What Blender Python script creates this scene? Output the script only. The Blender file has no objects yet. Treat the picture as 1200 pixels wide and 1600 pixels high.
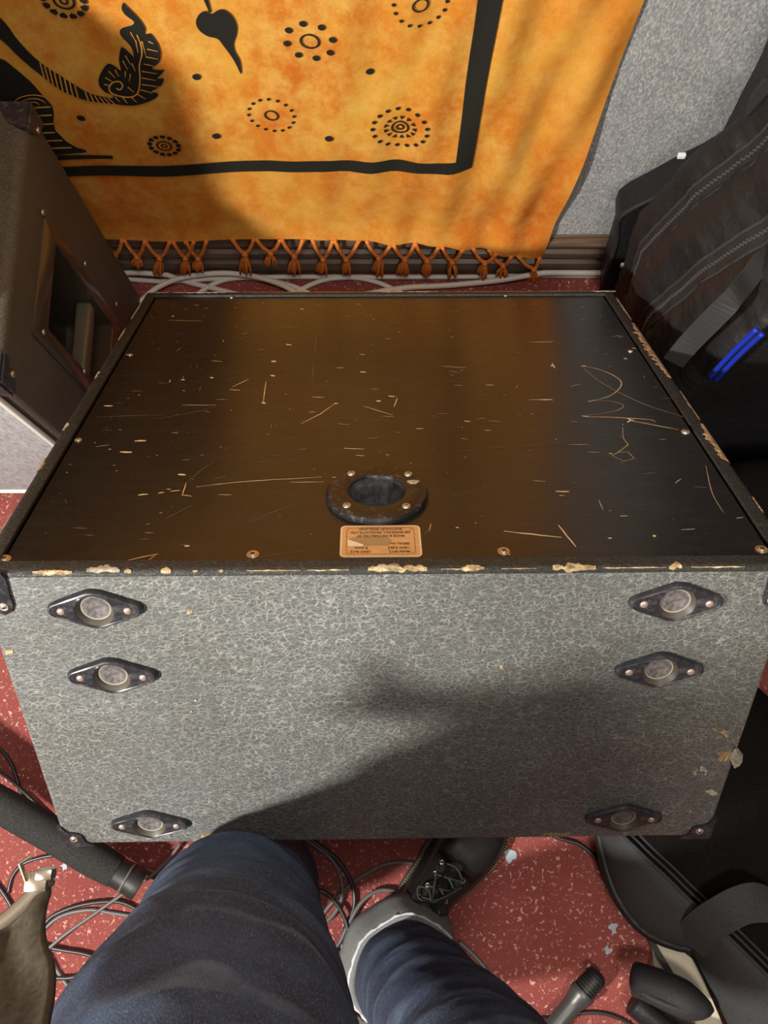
import bpy, bmesh, math, random
from mathutils import Vector, Matrix, noise
from mathutils.geometry import tessellate_polygon
random.seed(7)
C = bpy.context.scene.collection
PI = math.pi
V = Vector

# ---------------------------------------------------------------- camera, light, exposure
F = 1338.0
CAMZ = 1.559
PITCH = math.radians(77)
CAM = V((0, 0, CAMZ))
cd = bpy.data.cameras.new('camera'); co = bpy.data.objects.new('camera', cd); C.objects.link(co)
co.location = CAM; co.rotation_euler = (PI/2 - PITCH, 0, 0)
cd.sensor_fit = 'VERTICAL'; cd.sensor_height = 32.0; cd.sensor_width = 24.0
cd.lens = F/1600*32.0; cd.clip_start = 0.01
bpy.context.scene.camera = co
vs = bpy.context.scene.view_settings
vs.view_transform = 'Standard'; vs.look = 'None'; vs.gamma = 1; vs.use_curve_mapping = False
vs.exposure = 0.0
w = bpy.data.worlds.new('world'); bpy.context.scene.world = w; w.use_nodes = True
w.node_tree.nodes['Background'].inputs[0].default_value = (.9, .92, 1, 1)
w.node_tree.nodes['Background'].inputs[1].default_value = 0.05

def area(name, loc, target, size, power, col, sy=None):
    l = bpy.data.lights.new(name, 'AREA'); l.energy = power; l.color = col
    l.shape = 'RECTANGLE'; l.size = size; l.size_y = sy or size
    o = bpy.data.objects.new(name, l); C.objects.link(o); o.location = loc
    o.rotation_euler = (V(target) - V(loc)).to_track_quat('-Z', 'Y').to_euler()
    o['category'] = 'light'; o['label'] = name.replace('_', ' ') + ' above the room, outside the picture'
    o['kind'] = 'structure'
    return o
LAMPS = [((-1.30, -0.80, 1.80), (0, .2, .4), .15, 68, (1, .96, .88)),
         ((0.40, -0.85, 2.42), (.2, -.1, 0), .35, 20, (1, .90, .78)),
         ((0.10, 0.25, 2.42), (.1, .2, 0), .5, 9, (1, .93, .85))]  # weak added lamp, unseen, lifting the white cables behind the cabinet
for i, (l, t, s, p, c) in enumerate(LAMPS):
    area('unseen_lamp', l, t, s, p, c)

def ray(px, py):
    a = (px - 600)/F; b = (800 - py)/F
    return V((a, math.cos(PITCH) + b*math.sin(PITCH), -math.sin(PITCH) + b*math.cos(PITCH)))
def onz(px, py, z):
    r = ray(px, py); return CAM + r*((z - CAMZ)/r.z)
def ony(px, py, y):
    r = ray(px, py); return CAM + r*(y/r.y)
def onx(px, py, x):
    r = ray(px, py); return CAM + r*(x/r.x)
def onp(px, py, o, n):
    r = ray(px, py); n = V(n); return CAM + r*((V(o) - CAM).dot(n)/r.dot(n))

# ---------------------------------------------------------------- material helpers
def mat(name, col, rough=.6, metal=0, spec=.5):
    m = bpy.data.materials.new(name); m.use_nodes = True
    b = m.node_tree.nodes['Principled BSDF']
    b.inputs['Base Color'].default_value = (*col, 1); b.inputs['Roughness'].default_value = rough
    b.inputs['Metallic'].default_value = metal; b.inputs['Specular IOR Level'].default_value = spec
    return m
class NT:
    def __init__(s, m): s.t = m.node_tree; s.b = s.t.nodes['Principled BSDF']
    def n(s, typ, **k):
        x = s.t.nodes.new(typ)
        for a, v in k.items():
            if a.startswith('i_'):
                kk = a[2:].replace('_', ' ')
                x.inputs[int(kk) if kk.isdigit() else kk].default_value = v
            else: setattr(x, a, v)
        return x
    def l(s, a, b): s.t.links.new(a, b)
    def coord(s, kind='Object', scale=(1, 1, 1)):
        tc = s.n('ShaderNodeTexCoord'); mp = s.n('ShaderNodeMapping'); mp.inputs['Scale'].default_value = scale
        s.l(tc.outputs[kind], mp.inputs['Vector']); return mp.outputs[0]
    def noise(s, vec, scale, detail=4, rough=.55, dist=0):
        x = s.n('ShaderNodeTexNoise'); x.inputs['Scale'].default_value = scale; x.inputs['Detail'].default_value = detail
        x.inputs['Roughness'].default_value = rough; x.inputs['Distortion'].default_value = dist
        s.l(vec, x.inputs['Vector']); return x.outputs[0]
    def ramp(s, fac, stops):
        r = s.n('ShaderNodeValToRGB'); e = r.color_ramp.elements
        while len(e) < len(stops): e.new(.5)
        for k, (p, c) in enumerate(stops):
            e[k].position = p; e[k].color = (*c, 1) if len(c) == 3 else c
        s.l(fac, r.inputs[0]); return r.outputs[0]
    def mix(s, fac, a, b, mode='MIX'):
        x = s.n('ShaderNodeMix', data_type='RGBA', blend_type=mode)
        for sock, v in ((x.inputs[0], fac), (x.inputs[6], a), (x.inputs[7], b)):
            if isinstance(v, (int, float)): sock.default_value = v
            elif isinstance(v, tuple): sock.default_value = (*v, 1)
            else: s.l(v, sock)
        return x.outputs[2]
    def math(s, op, a, b=None):
        x = s.n('ShaderNodeMath', operation=op)
        for k, v in enumerate((a, b)):
            if v is None: continue
            if isinstance(v, (int, float)): x.inputs[k].default_value = v
            else: s.l(v, x.inputs[k])
        return x.outputs[0]
    def col(s, c): s.l(c, s.b.inputs['Base Color'])
    def rough(s, c): s.l(c, s.b.inputs['Roughness'])
    def bump(s, h, strength=.4, dist=.001):
        b = s.n('ShaderNodeBump'); b.inputs['Strength'].default_value = strength; b.inputs['Distance'].default_value = dist
        s.l(h, b.inputs['Height']); s.l(b.outputs[0], s.b.inputs['Normal'])

def g(v): return (v, v, v)
# worn black vinyl covering (crackled grain)
def tolex(name, base, line, scale=150, amt=.55):
    m = mat(name, base, .55); t = NT(m); v = t.coord(scale=(.75, 1, 1.15))
    wn = t.n('ShaderNodeTexNoise'); wn.inputs['Scale'].default_value = 60; wn.inputs['Detail'].default_value = 3
    t.l(v, wn.inputs['Vector'])
    w1 = t.n('ShaderNodeVectorMath', operation='MULTIPLY_ADD'); t.l(wn.outputs['Color'], w1.inputs[0])
    w1.inputs[1].default_value = (.016,)*3; t.l(v, w1.inputs[2])
    hs = []
    for sc in (scale, scale*1.75):
        vo = t.n('ShaderNodeTexVoronoi', feature='DISTANCE_TO_EDGE'); vo.inputs['Scale'].default_value = sc
        t.l(w1.outputs[0], vo.inputs['Vector']); hs.append(vo.outputs['Distance'])
    br = t.ramp(t.noise(v, 85, 3, .7), [(.36, g(.15)), (.58, g(1))])
    r1 = t.math('MULTIPLY', t.ramp(hs[0], [(0, g(1)), (.035, g(.7)), (.12, g(0))]), br)
    br2 = t.ramp(t.noise(v, 140, 3, .7), [(.42, g(0)), (.6, g(.8))])
    r2 = t.math('MULTIPLY', t.ramp(hs[1], [(0, g(.9)), (.05, g(.4)), (.14, g(0))]), br2)
    l = t.math('MAXIMUM', r1, r2)
    patch = t.ramp(t.noise(v, 7, 5), [(.3, g(.5)), (.7, g(1))])
    fine = t.ramp(t.noise(v, 420, 3), [(.3, g(.55)), (.75, g(1.25))])
    f = t.math('MULTIPLY', t.math('MULTIPLY', l, patch), amt)
    c = t.mix(f, base, line)
    c = t.mix(1.0, c, fine, 'MULTIPLY')
    dirt = t.ramp(t.noise(v, 9, 6, .65), [(.35, (.8, .78, .7)), (.65, (1.1, 1.1, 1.12))])
    c = t.mix(.6, c, dirt, 'MULTIPLY')
    t.col(c); t.bump(l, .5, .0008)
    return m
M = {}
M['tolex'] = tolex('worn_black_vinyl', (.118, .124, .124), (.46, .46, .42), 165, .8)
M['tolex2'] = tolex('brown_black_vinyl', (.085, .075, .058), (.11, .10, .085), 240, .4)
M['tolex3'] = tolex('dark_edge_vinyl', (.022, .022, .02), (.10, .098, .09), 200, .5)
m = mat('black_painted_board', (.012, .011, .011), .3, 0, .72); t = NT(m); v = t.coord()
sc = t.coord(scale=(22, 190, 1))
fl = t.ramp(t.noise(sc, 1.0, 3, .6), [(.715, g(0)), (.75, g(1))])
sc2 = t.coord(scale=(120, 260, 1)); fl2 = t.ramp(t.noise(sc2, 1.0, 2), [(.76, g(0)), (.80, g(1))])
clus = t.ramp(t.noise(v, 5, 3), [(.42, g(0)), (.62, g(1))])
fa = t.math('MULTIPLY', t.math('MAXIMUM', fl, fl2), clus)
haze = t.ramp(t.noise(t.coord(scale=(4, 14, 1)), 3, 6, .7), [(.5, g(0)), (.85, g(1))])
c = t.mix(t.math('MULTIPLY', haze, .12), (.0125, .0115, .011), (.12, .115, .12))
c = t.mix(t.math('MULTIPLY', fa, .7), c, (.30, .26, .2))
t.col(c)
t.rough(t.ramp(t.noise(t.coord(scale=(6, 30, 1)), 6, 6, .7), [(.3, g(.24)), (.7, g(.36))]))
t.bump(t.noise(v, 300, 3), .05, .0004)
M['board'] = m
M['bare'] = mat('bare_wood', (.62, .47, .27), .8)
t = NT(M['bare']); v = t.coord(scale=(60, 160, 60)); t.col(t.ramp(t.noise(v, 2, 4), [(.36, (.16, .11, .055)), (.52, (.42, .31, .16)), (.70, (.74, .62, .38))]))
M['barebrown'] = mat('brown_bare_wood', (.32, .2, .1), .85)
t = NT(M['barebrown']); v = t.coord(scale=(200, 30, 30)); t.col(t.ramp(t.noise(v, 2, 4), [(.3, (.10, .06, .035)), (.5, (.30, .19, .10)), (.75, (.55, .42, .26))]))
M['paper'] = mat('torn_vinyl_backing', (.46, .42, .33), .85)
t = NT(M['paper']); t.col(t.ramp(t.noise(t.coord(), 160, 4), [(.3, (.25, .22, .17)), (.7, (.62, .57, .45))]))
M['scratch'] = mat('scratch_wood', (.80, .62, .36), .7)
M['scratch2'] = mat('faint_scuff', (.13, .11, .085), .7)
M['plastic'] = mat('black_plastic', (.02, .02, .025), .28)
t = NT(M['plastic']); v = t.coord()
t.col(t.mix(t.ramp(t.noise(v, 90, 5, .7), [(.5, g(0)), (.75, g(.5))]), (.022, .022, .028), (.18, .17, .16)))
t.rough(t.ramp(t.noise(v, 50, 4), [(.3, g(.22)), (.7, g(.45))]))
M['dish'] = mat('scuffed_black_plastic', (.02, .02, .02), .3)
t = NT(M['dish']); v = t.coord()
t.col(t.mix(t.ramp(t.noise(v, 160, 5, .7), [(.55, g(0)), (.7, g(.5))]), (.014, .012, .012), (.16, .16, .17)))
M['dishin'] = mat('scuffed_lit_cup', (.09, .09, .1), .45)
t = NT(M['dishin']); t.col(t.ramp(t.noise(t.coord(), 120, 5, .7), [(.35, (.035, .037, .042)), (.72, (.15, .155, .17))]))  # scuff mottling, its grey level set to imitate light inside the cup
M['cupdish'] = mat('dusty_grey_cup', (.14, .13, .14), .5)
t = NT(M['cupdish']); t.col(t.ramp(t.noise(t.coord(), 200, 4), [(.35, (.07, .065, .07)), (.7, (.22, .2, .19))]))
M['cuprim'] = mat('dusty_cup_rim', (.33, .30, .25), .7)
M['cupwall'] = mat('brown_cup_wall', (.075, .062, .045), .5)
M['rivet'] = mat('dull_copper_rivet', (.55, .43, .36), .42, .6)
M['screw'] = mat('steel_screw', (.62, .58, .5), .35, .8)
M['brass'] = mat('brass_washer', (.60, .44, .24), .35, .8)
M['slot'] = mat('screw_recess', (.02, .018, .015), .8)
M['gold'] = mat('gold_label', (.72, .47, .22), .38, .25)
t = NT(M['gold']); t.col(t.ramp(t.noise(t.coord(scale=(1, 6, 1)), 60, 3), [(.3, (.62, .40, .19)), (.7, (.78, .53, .27))]))
M['goldedge'] = mat('pale_label_edge', (.85, .66, .40), .5)
M['ink'] = mat('dark_label_ink', (.10, .055, .025), .6)
M['labelworn'] = mat('label_scrape', (.40, .27, .13), .5)
M['labelbare'] = mat('label_bare', (.85, .78, .60), .6)
# cloth
m = mat('orange_tie_dye_cotton', (.8, .4, .08), .9, 0, .15); t = NT(m); v = t.coord()
n1 = t.noise(t.coord(scale=(1.3, 1, .8)), 4.6, 8, .68, .15); n2 = t.noise(t.coord(scale=(1, 1, .8)), 26, 7, .72, .1); n3 = t.noise(v, 900, 2)
base = t.ramp(n1, [(.30, (.80, .45, .075)), (.43, (.74, .34, .045)), (.54, (.66, .22, .024)), (.66, (.58, .135, .014))])
c = t.mix(t.ramp(n2, [(.42, g(0)), (.68, g(.75))]), base, (.82, .50, .11))
c = t.mix(t.ramp(t.noise(v, 9, 4, .6, .9), [(.62, g(0)), (.76, g(.5))]), c, (.58, .10, .012))
# the border outside the black band is dyed a deeper orange
sep = t.n('ShaderNodeSeparateXYZ'); t.l(t.coord(), sep.inputs[0])
bx_ = t.ramp(sep.outputs[0], [(.13, g(0)), (.30, g(.55))])
bz_ = t.n('ShaderNodeMapRange'); bz_.inputs[1].default_value = .33; bz_.inputs[2].default_value = .16; t.l(sep.outputs[2], bz_.inputs[0])
brd = t.math('MAXIMUM', bx_, t.math('MULTIPLY', bz_.outputs[0], .35))
c = t.mix(t.math('MULTIPLY', brd, t.ramp(n1, [(.3, g(.5)), (.6, g(1))])), c, (.62, .17, .02))
wv = t.ramp(n3, [(.3, g(.86)), (.7, g(1.08))]); c = t.mix(1.0, c, wv, 'MULTIPLY')
t.col(c); t.bump(t.noise(v, 16, 5, .6), .35, .004)
M['cloth'] = m
M['clothblack'] = mat('black_printed_cotton', (.022, .021, .017), .95, 0, .1)
M['tassel'] = mat('orange_tassel_yarn', (.62, .16, .03), .95, 0, .1)
t = NT(M['tassel']); t.col(t.ramp(t.noise(t.coord(scale=(3, 3, 1)), 130, 3), [(.3, (.52, .12, .02)), (.7, (.85, .30, .07))]))
# walls carpeted grey
m = mat('grey_felt_wall', (.4, .4, .4), .95, 0, .1); t = NT(m); v = t.coord()
s1 = t.noise(t.coord(scale=(1, 1, .45)), 420, 3, .6); s2 = t.noise(v, 14, 4)
c = t.ramp(s1, [(.36, (.235, .24, .25)), (.52, (.34, .345, .35)), (.68, (.54, .54, .525))])
c = t.mix(.5, c, t.ramp(s2, [(.3, g(.85)), (.7, g(1.12))]), 'MULTIPLY')
t.col(c); t.bump(s1, .5, .001); M['wall'] = m
m = mat('dark_brown_wood', (.08, .05, .035), .42); t = NT(m)
t.col(t.ramp(t.noise(t.coord(scale=(3, 60, 60)), 3, 5, .6), [(.3, (.075, .048, .032)), (.6, (.14, .09, .06)), (.8, (.21, .15, .11))]))
M['wood'] = m
# carpet
m = mat('red_speckled_carpet', (.4, .07, .06), .97, 0, .08); t = NT(m); v = t.coord()
wn = t.n('ShaderNodeTexNoise'); wn.inputs['Scale'].default_value = 90; t.l(v, wn.inputs['Vector'])
w1 = t.n('ShaderNodeVectorMath', operation='MULTIPLY_ADD'); t.l(wn.outputs['Color'], w1.inputs[0]); w1.inputs[1].default_value = (.012,)*3; t.l(v, w1.inputs[2])
sp1 = t.noise(w1.outputs[0], 165, 2.5, .6, .6)
fle = t.ramp(sp1, [(.60, g(0)), (.66, g(1))])
big = t.ramp(t.noise(v, 3, 4), [(.3, (.27, .066, .062)), (.7, (.42, .118, .10))])
c = t.mix(t.ramp(t.noise(v, 500, 3), [(.3, g(.3)), (.7, g(0))]), big, (.11, .02, .02))
fsel = t.math('MULTIPLY', fle, t.ramp(t.noise(v, 9, 5, .7), [(.36, g(.45)), (.62, g(.95))]))
c = t.mix(fsel, c, (.86, .56, .44))
c = t.mix(t.ramp(t.noise(v, 6, 5, .7), [(.60, g(0)), (.75, g(.35))]), c, (.09, .02, .02))
t.col(c); t.bump(t.noise(v, 350, 3), .8, .003); M['carpet'] = m
M['ceiling'] = mat('off_white_ceiling', (.6, .59, .56), .9)
M['cablewhite'] = mat('white_cable_sheath', (.84, .82, .76), .4)
M['cableblack'] = mat('black_cable_sheath', (.03, .03, .032), .32)
M['cablegrey'] = mat('grey_cable_sheath', (.14, .13, .125), .38)
M['grille'] = mat('grey_grille_cloth', (.42, .42, .43), .9)
t = NT(M['grille']); t.col(t.ramp(t.noise(t.coord(scale=(1, 1, .25)), 300, 3), [(.3, (.28, .28, .29)), (.7, (.52, .52, .53))]))
M['handleplate'] = mat('glossy_brown_black_plate', (.055, .042, .03), .16)
M['grip'] = mat('moulded_grip', (.10, .085, .06), .3)
def fabric(name, c0, c1, sc=700, rough=.75, spec=.3, bs=.3):
    m = mat(name, c0, rough, 0, spec); t = NT(m); v = t.coord()
    t.col(t.ramp(t.noise(v, sc, 3), [(.3, c0), (.7, c1)])); t.bump(t.noise(v, 30, 5, .6), bs, .004); return m
M['nylon'] = fabric('black_nylon', (.008, .008, .009), (.018, .018, .020), 500, .52, .4, .9)
M['nylonlite'] = fabric('charcoal_nylon', (.022, .022, .024), (.05, .05, .054), 500, .6)
M['web'] = mat('black_webbing', (.05, .05, .05), .7)
t = NT(M['web']); wvv = t.n('ShaderNodeTexWave'); wvv.inputs['Scale'].default_value = 330; wvv.inputs['Distortion'].default_value = .5; t.l(t.coord(), wvv.inputs['Vector'])
t.col(t.ramp(wvv.outputs[0], [(.2, (.020, .020, .021)), (.8, (.045, .045, .047))]))
M['zip'] = mat('black_zip_teeth', (.09, .09, .09), .3)
t = NT(M['zip']); M['zip'] = M['zip']
M['tape'] = mat('zip_tape', (.014, .014, .015), .7)
M['blue'] = mat('bright_blue_piping', (.006, .03, .42), .6)
M['white'] = mat('white_tag', (.8, .8, .8), .6)
M['dull'] = fabric('dull_black_cloth', (.006, .0055, .005), (.012, .011, .010), 400, .95, .05)
M['felt'] = fabric('grey_case_fabric', (.030, .031, .033), (.085, .086, .09), 900, .9, .1)
M['foam'] = fabric('black_pipe_foam', (.022, .022, .022), (.055, .055, .053), 400, .9, .1)
M['rubber'] = mat('dark_rubber', (.02, .02, .02), .5)
M['cream'] = mat('cream_board', (.66, .60, .47), .6)
M['leather'] = mat('black_leather', (.014, .013, .013), .36)
t = NT(M['leather']); t.bump(t.noise(t.coord(), 120, 5), .25, .001)
M['sole'] = mat('black_rubber_sole', (.02, .018, .015), .5)
M['welt'] = mat('yellow_welt_stitching', (.38, .31, .12), .6)
M['lace'] = mat('black_lace', (.02, .02, .02), .8)
M['eyelet'] = mat('brass_eyelet', (.55, .46, .32), .3, .9)
M['mic'] = mat('dark_grey_microphone', (.10, .10, .10), .4, .5)
M['micgrille'] = mat('black_mic_grille', (.03, .03, .03), .45, .3)
M['jacket'] = fabric('dark_brown_jacket_cloth', (.030, .022, .014), (.060, .046, .030), 220, .6)
M['hem'] = mat('jacket_hem_leather', (.16, .13, .09), .45)
M['metal'] = mat('polished_zip_metal', (.75, .68, .55), .25, 1)
M['skin'] = mat('skin', (.62, .38, .28), .5)
M['hair'] = mat('brown_hair', (.05, .03, .02), .6)
m = mat('dark_blue_denim', (.03, .05, .10), .85, 0, .2); t = NT(m); v = t.coord()
st = t.noise(t.coord(scale=(9, 9, 1.1)), 110, 4, .7); bl = t.noise(v, 9, 5, .65)
c = t.ramp(st, [(.3, (.022, .029, .050)), (.55, (.044, .057, .092)), (.8, (.19, .22, .29))])
c = t.mix(t.ramp(bl, [(.42, g(0)), (.8, g(.55))]), c, (.10, .15, .26))
wv_ = t.n('ShaderNodeTexWave', bands_direction='Z'); t.l(t.coord(scale=(.5, .5, 1)), wv_.inputs['Vector'])
wv_.inputs['Scale'].default_value = 4.2; wv_.inputs['Distortion'].default_value = 7; wv_.inputs['Detail'].default_value = 3; wv_.inputs['Detail Scale'].default_value = 1.6; wv_.inputs['Detail Roughness'].default_value = .6
cr_ = t.ramp(wv_.outputs[0], [(.80, g(0)), (.97, g(1))])
cf_ = t.math('MULTIPLY', cr_, t.ramp(t.noise(v, 11, 4, .6), [(.40, g(0)), (.64, g(.38))]))
c = t.mix(cf_, c, (.20, .25, .33))
t.col(c); b1 = t.n('ShaderNodeBump'); b1.inputs['Strength'].default_value = .6; b1.inputs['Distance'].default_value = .005; t.l(wv_.outputs[0], b1.inputs['Height'])
b2 = t.n('ShaderNodeBump'); b2.inputs['Strength'].default_value = .5; b2.inputs['Distance'].default_value = .001; t.l(st, b2.inputs['Height']); t.l(b1.outputs[0], b2.inputs['Normal']); t.l(b2.outputs[0], t.b.inputs['Normal'])
M['denim'] = m
M['denimin'] = fabric('pale_denim_inside', (.17, .18, .19), (.30, .30, .29), 600, .9, .1)
M['paint'] = mat('pale_blue_paint_spot', (.42, .50, .56), .7)

# ---------------------------------------------------------------- mesh helpers
def link(name, me, parent=None, mats=(), smooth=False, mw=None):
    o = bpy.data.objects.new(name, me); C.objects.link(o)
    for mm in mats: me.materials.append(M[mm] if isinstance(mm, str) else mm)
    if smooth:
        for p in me.polygons: p.use_smooth = True
    if parent: o.parent = parent
    if mw is not None: o.matrix_local = mw
    return o
def obj(name, bm, mats, parent=None, smooth=False, auto=None):
    bmesh.ops.recalc_face_normals(bm, faces=bm.faces)
    if isinstance(mats, str): mats = (mats,)
    me = bpy.data.meshes.new(name); bm.to_mesh(me); bm.free()
    o = link(name, me, parent, mats, smooth or auto is not None)
    if auto is not None:
        me.set_sharp_from_angle(angle=math.radians(auto))
    return o
def thing(name, label, cat, loc=(0, 0, 0), group=None, rot=None):
    o = bpy.data.objects.new(name, None); C.objects.link(o); o.location = loc; o.empty_display_size = .05
    if rot is not None: o.rotation_euler = rot
    tag(o, label, cat, group); return o
def tag(o, label, cat, group=None):
    o['label'] = label; o['category'] = cat
    if group: o['group'] = group
    return o
def struct(o): o['kind'] = 'structure'; return o
def box(bm, x0, x1, y0, y1, z0, z1, mi=0, bev=0, seg=2):
    r = bmesh.ops.create_cube(bm, size=1, matrix=Matrix.Translation(((x0+x1)/2, (y0+y1)/2, (z0+z1)/2)) @ Matrix.Diagonal((x1-x0, y1-y0, z1-z0, 1)))
    fs = set(f for v_ in r['verts'] for f in v_.link_faces)
    for f in fs: f.material_index = mi
    if bev:
        es = list(set(e for v_ in r['verts'] for e in v_.link_edges))
        bmesh.ops.bevel(bm, geom=es, offset=bev, segments=seg, affect='EDGES', profile=.5)
def catmull(P, n):
    P = [V(p) for p in P]; out = []
    Q = [P[0]*2 - P[1]] + P + [P[-1]*2 - P[-2]]
    for i in range(1, len(Q)-2):
        for k in range(n):
            u = k/n; a, b, c, d = Q[i-1], Q[i], Q[i+1], Q[i+2]
            out.append(.5*((2*b) + (c-a)*u + (2*a-5*b+4*c-d)*u*u + (3*b-a-3*c+d)*u**3))
    out.append(P[-1]); return out
def frames(P):
    T = []
    for i in range(len(P)):
        a = P[max(i-1, 0)]; b = P[min(i+1, len(P)-1)]
        T.append((b-a).normalized())
    up = V((0, 0, 1)) if abs(T[0].z) < .9 else V((0, 1, 0))
    N = (up - T[0]*up.dot(T[0])).normalized(); out = []
    for t_ in T:
        N = (N - t_*N.dot(t_))
        N = N.normalized() if N.length > 1e-8 else t_.orthogonal().normalized()
        out.append((t_, N, t_.cross(N)))
    return out
def tube(bm, P, r, seg=8, mi=0, cap=True, disp=None, flat=1.0):
    """r: number or list; flat: second radius ratio"""
    P = [V(p) for p in P]; fr = frames(P); rings = []
    n = len(P)
    for i, (p, (t_, N, B)) in enumerate(zip(P, fr)):
        rr = r[i] if isinstance(r, (list, tuple)) else r
        ring = []
        for k in range(seg):
            a = 2*PI*k/seg; q = rr*(disp(i/(n-1), a) if disp else 1)
            ring.append(bm.verts.new(p + N*math.cos(a)*q + B*math.sin(a)*q*flat))
        rings.append(ring)
    for a, b in zip(rings, rings[1:]):
        for k in range(seg):
            f = bm.faces.new((a[k], a[(k+1) % seg], b[(k+1) % seg], b[k])); f.material_index = mi; f.smooth = True
    if cap:
        for ring in (rings[0], rings[-1]):
            f = bm.faces.new(ring); f.material_index = mi
    return rings
def lathe(bm, prof, seg=24, mat4=None, mi=0, cap=True):
    rings = []
    for r, z in prof:
        ring = [bm.verts.new((r*math.cos(2*PI*k/seg), r*math.sin(2*PI*k/seg), z)) for k in range(seg)]
        rings.append(ring)
    for j, (a, b) in enumerate(zip(rings, rings[1:])):
        for k in range(seg):
            f = bm.faces.new((a[k], a[(k+1) % seg], b[(k+1) % seg], b[k]))
            f.material_index = mi[j] if isinstance(mi, (list, tuple)) else mi; f.smooth = True
    if cap:
        for j, ring in ((0, rings[0]), (-1, rings[-1])):
            f = bm.faces.new(ring); f.material_index = mi[j] if isinstance(mi, (list, tuple)) else mi
    if mat4 is not None:
        vs_ = [v_ for ring in rings for v_ in ring]
        bmesh.ops.transform(bm, matrix=mat4, verts=vs_)
    return rings
def poly(bm, pts, n, th, mi=0):
    """extruded polygon: pts list of Vectors, n the outward unit normal, th thickness (base sits at pts)"""
    pts = [V(p) for p in pts]; n = V(n)
    tris = tessellate_polygon([pts])
    bot = [bm.verts.new(p) for p in pts]; top = [bm.verts.new(p + n*th) for p in pts]
    for t3 in tris:
        for vv in (top,):
            try:
                f = bm.faces.new([vv[i] for i in t3]); f.material_index = mi
            except ValueError: pass
    k = len(pts)
    for i in range(k):
        f = bm.faces.new((bot[i], bot[(i+1) % k], top[(i+1) % k], top[i])); f.material_index = mi
def grid(bm, rows, mi=0, smooth=True):
    R = [[bm.verts.new(p) for p in row] for row in rows]
    for a, b in zip(R, R[1:]):
        for k in range(len(a)-1):
            f = bm.faces.new((a[k], a[k+1], b[k+1], b[k])); f.material_index = mi; f.smooth = smooth
    return R
def ribbon(bm, P, side, wid, th, mi=0):
    """flat strap along P; side vectors give the width direction"""
    fr = frames(P); rings = []
    for i, p in enumerate(P):
        s = V(side[i] if isinstance(side, list) else side).normalized(); t_ = fr[i][0]
        s = (s - t_*s.dot(t_)).normalized(); nn = t_.cross(s)
        rings.append([bm.verts.new(p + s*a*wid/2 + nn*b*th/2) for a, b in ((-1, -1), (1, -1), (1, 1), (-1, 1))])
    for a, b in zip(rings, rings[1:]):
        for k in range(4):
            f = bm.faces.new((a[k], a[(k+1) % 4], b[(k+1) % 4], b[k])); f.material_index = mi
    bm.faces.new(rings[0]); bm.faces.new(rings[-1])
def screw_bm(r=.005, washer=True):
    bm = bmesh.new()
    if washer: lathe(bm, [(r, 0), (r, .0008), (r*.85, .0015), (r*.62, .0008)], 20, None, 0, False)
    lathe(bm, [(r*.62, .0), (r*.62, .001), (r*.4, .0018), (r*.12, .002)], 16, None, 1)
    s = r*.36
    box(bm, -s, s, -s*.22, s*.22, .0016, .0023, 2); box(bm, -s*.22, s*.22, -s, s, .0016, .0023, 2)
    return bm
def orient(p, n):
    q = V(n).to_track_quat('Z', 'Y'); return Matrix.Translation(p) @ q.to_matrix().to_4x4()

# ---------------------------------------------------------------- the room
def slab(name, x0, x1, y0, y1, z0, z1, m_):
    bm = bmesh.new(); box(bm, x0, x1, y0, y1, z0, z1); return struct(obj(name, bm, m_))
YW = .868
slab('floor', -2.4, 2.4, -3, YW+.1, -.1, 0, 'carpet')
slab('wall_back', -2.4, 2.4, YW, YW+.1, 0, 2.5, 'wall')
slab('wall_left', -2.5, -2.4, -3, YW+.1, 0, 2.5, 'wall')
slab('wall_right', 2.4, 2.5, -3, YW+.1, 0, 2.5, 'wall')
slab('wall_front', -2.5, 2.5, -3.1, -3, 0, 2.5, 'wall')
slab('ceiling', -2.5, 2.5, -3.1, YW+.1, 2.5, 2.6, 'ceiling')
bm = bmesh.new()
prof = [(0, 0), (.020, 0), (.020, .040), (.013, .045), (.013, .052), (.019, .058), (.021, .066), (.018, .073), (.010, .077), (.010, .083), (.014, .088), (.014, .094), (.009, .101), (.005, .107), (.005, .112), (0, .113)]
rows = [[V((x, YW - d, z)) for d, z in prof] for x in (-2.4, 2.4)]
R = grid(bm, rows, 0, False)
for r_ in R: bm.faces.new(r_)
struct(obj('baseboard_back', bm, 'wood'))

# ---------------------------------------------------------------- tapestry
YT = .842
def foldy(x, z):
    s = max(0, min(1, (x + .2)/.5)); top = max(0, min(1, (z-.1)/.3))
    f = .002*math.sin(x*13 + z*2.2) + .0013*math.sin(x*29 - z*6 + 1)
    f += s*(.006*math.sin(x*55 + z*9) + .004*math.sin(x*90 - z*14 + 2))
    f += .0025*math.sin(z*21 + x*5) * (1-top*.6)
    u = max(0, min(1, (z-.10)/.08)); u = u*u*(3-2*u)
    return YT - f + .011*u
def T(px, py): return ony(px, py, YT + .011*max(0, min(1, (380-py)/50)))
def xr(z):
    pts = [(405, 849), (330, 876), (250, 912), (150, 952), (60, 987), (0, 1010)]
    q = [(T(x, y).z, T(x, y).x) for y, x in pts]
    if z <= q[0][0]: return q[0][1]
    for (z0, x0), (z1, x1) in zip(q, q[1:]):
        if z <= z1: return x0 + (x1-x0)*(z-z0)/(z1-z0)
    return q[-1][1] + (z-q[-1][0])*.10
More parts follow.
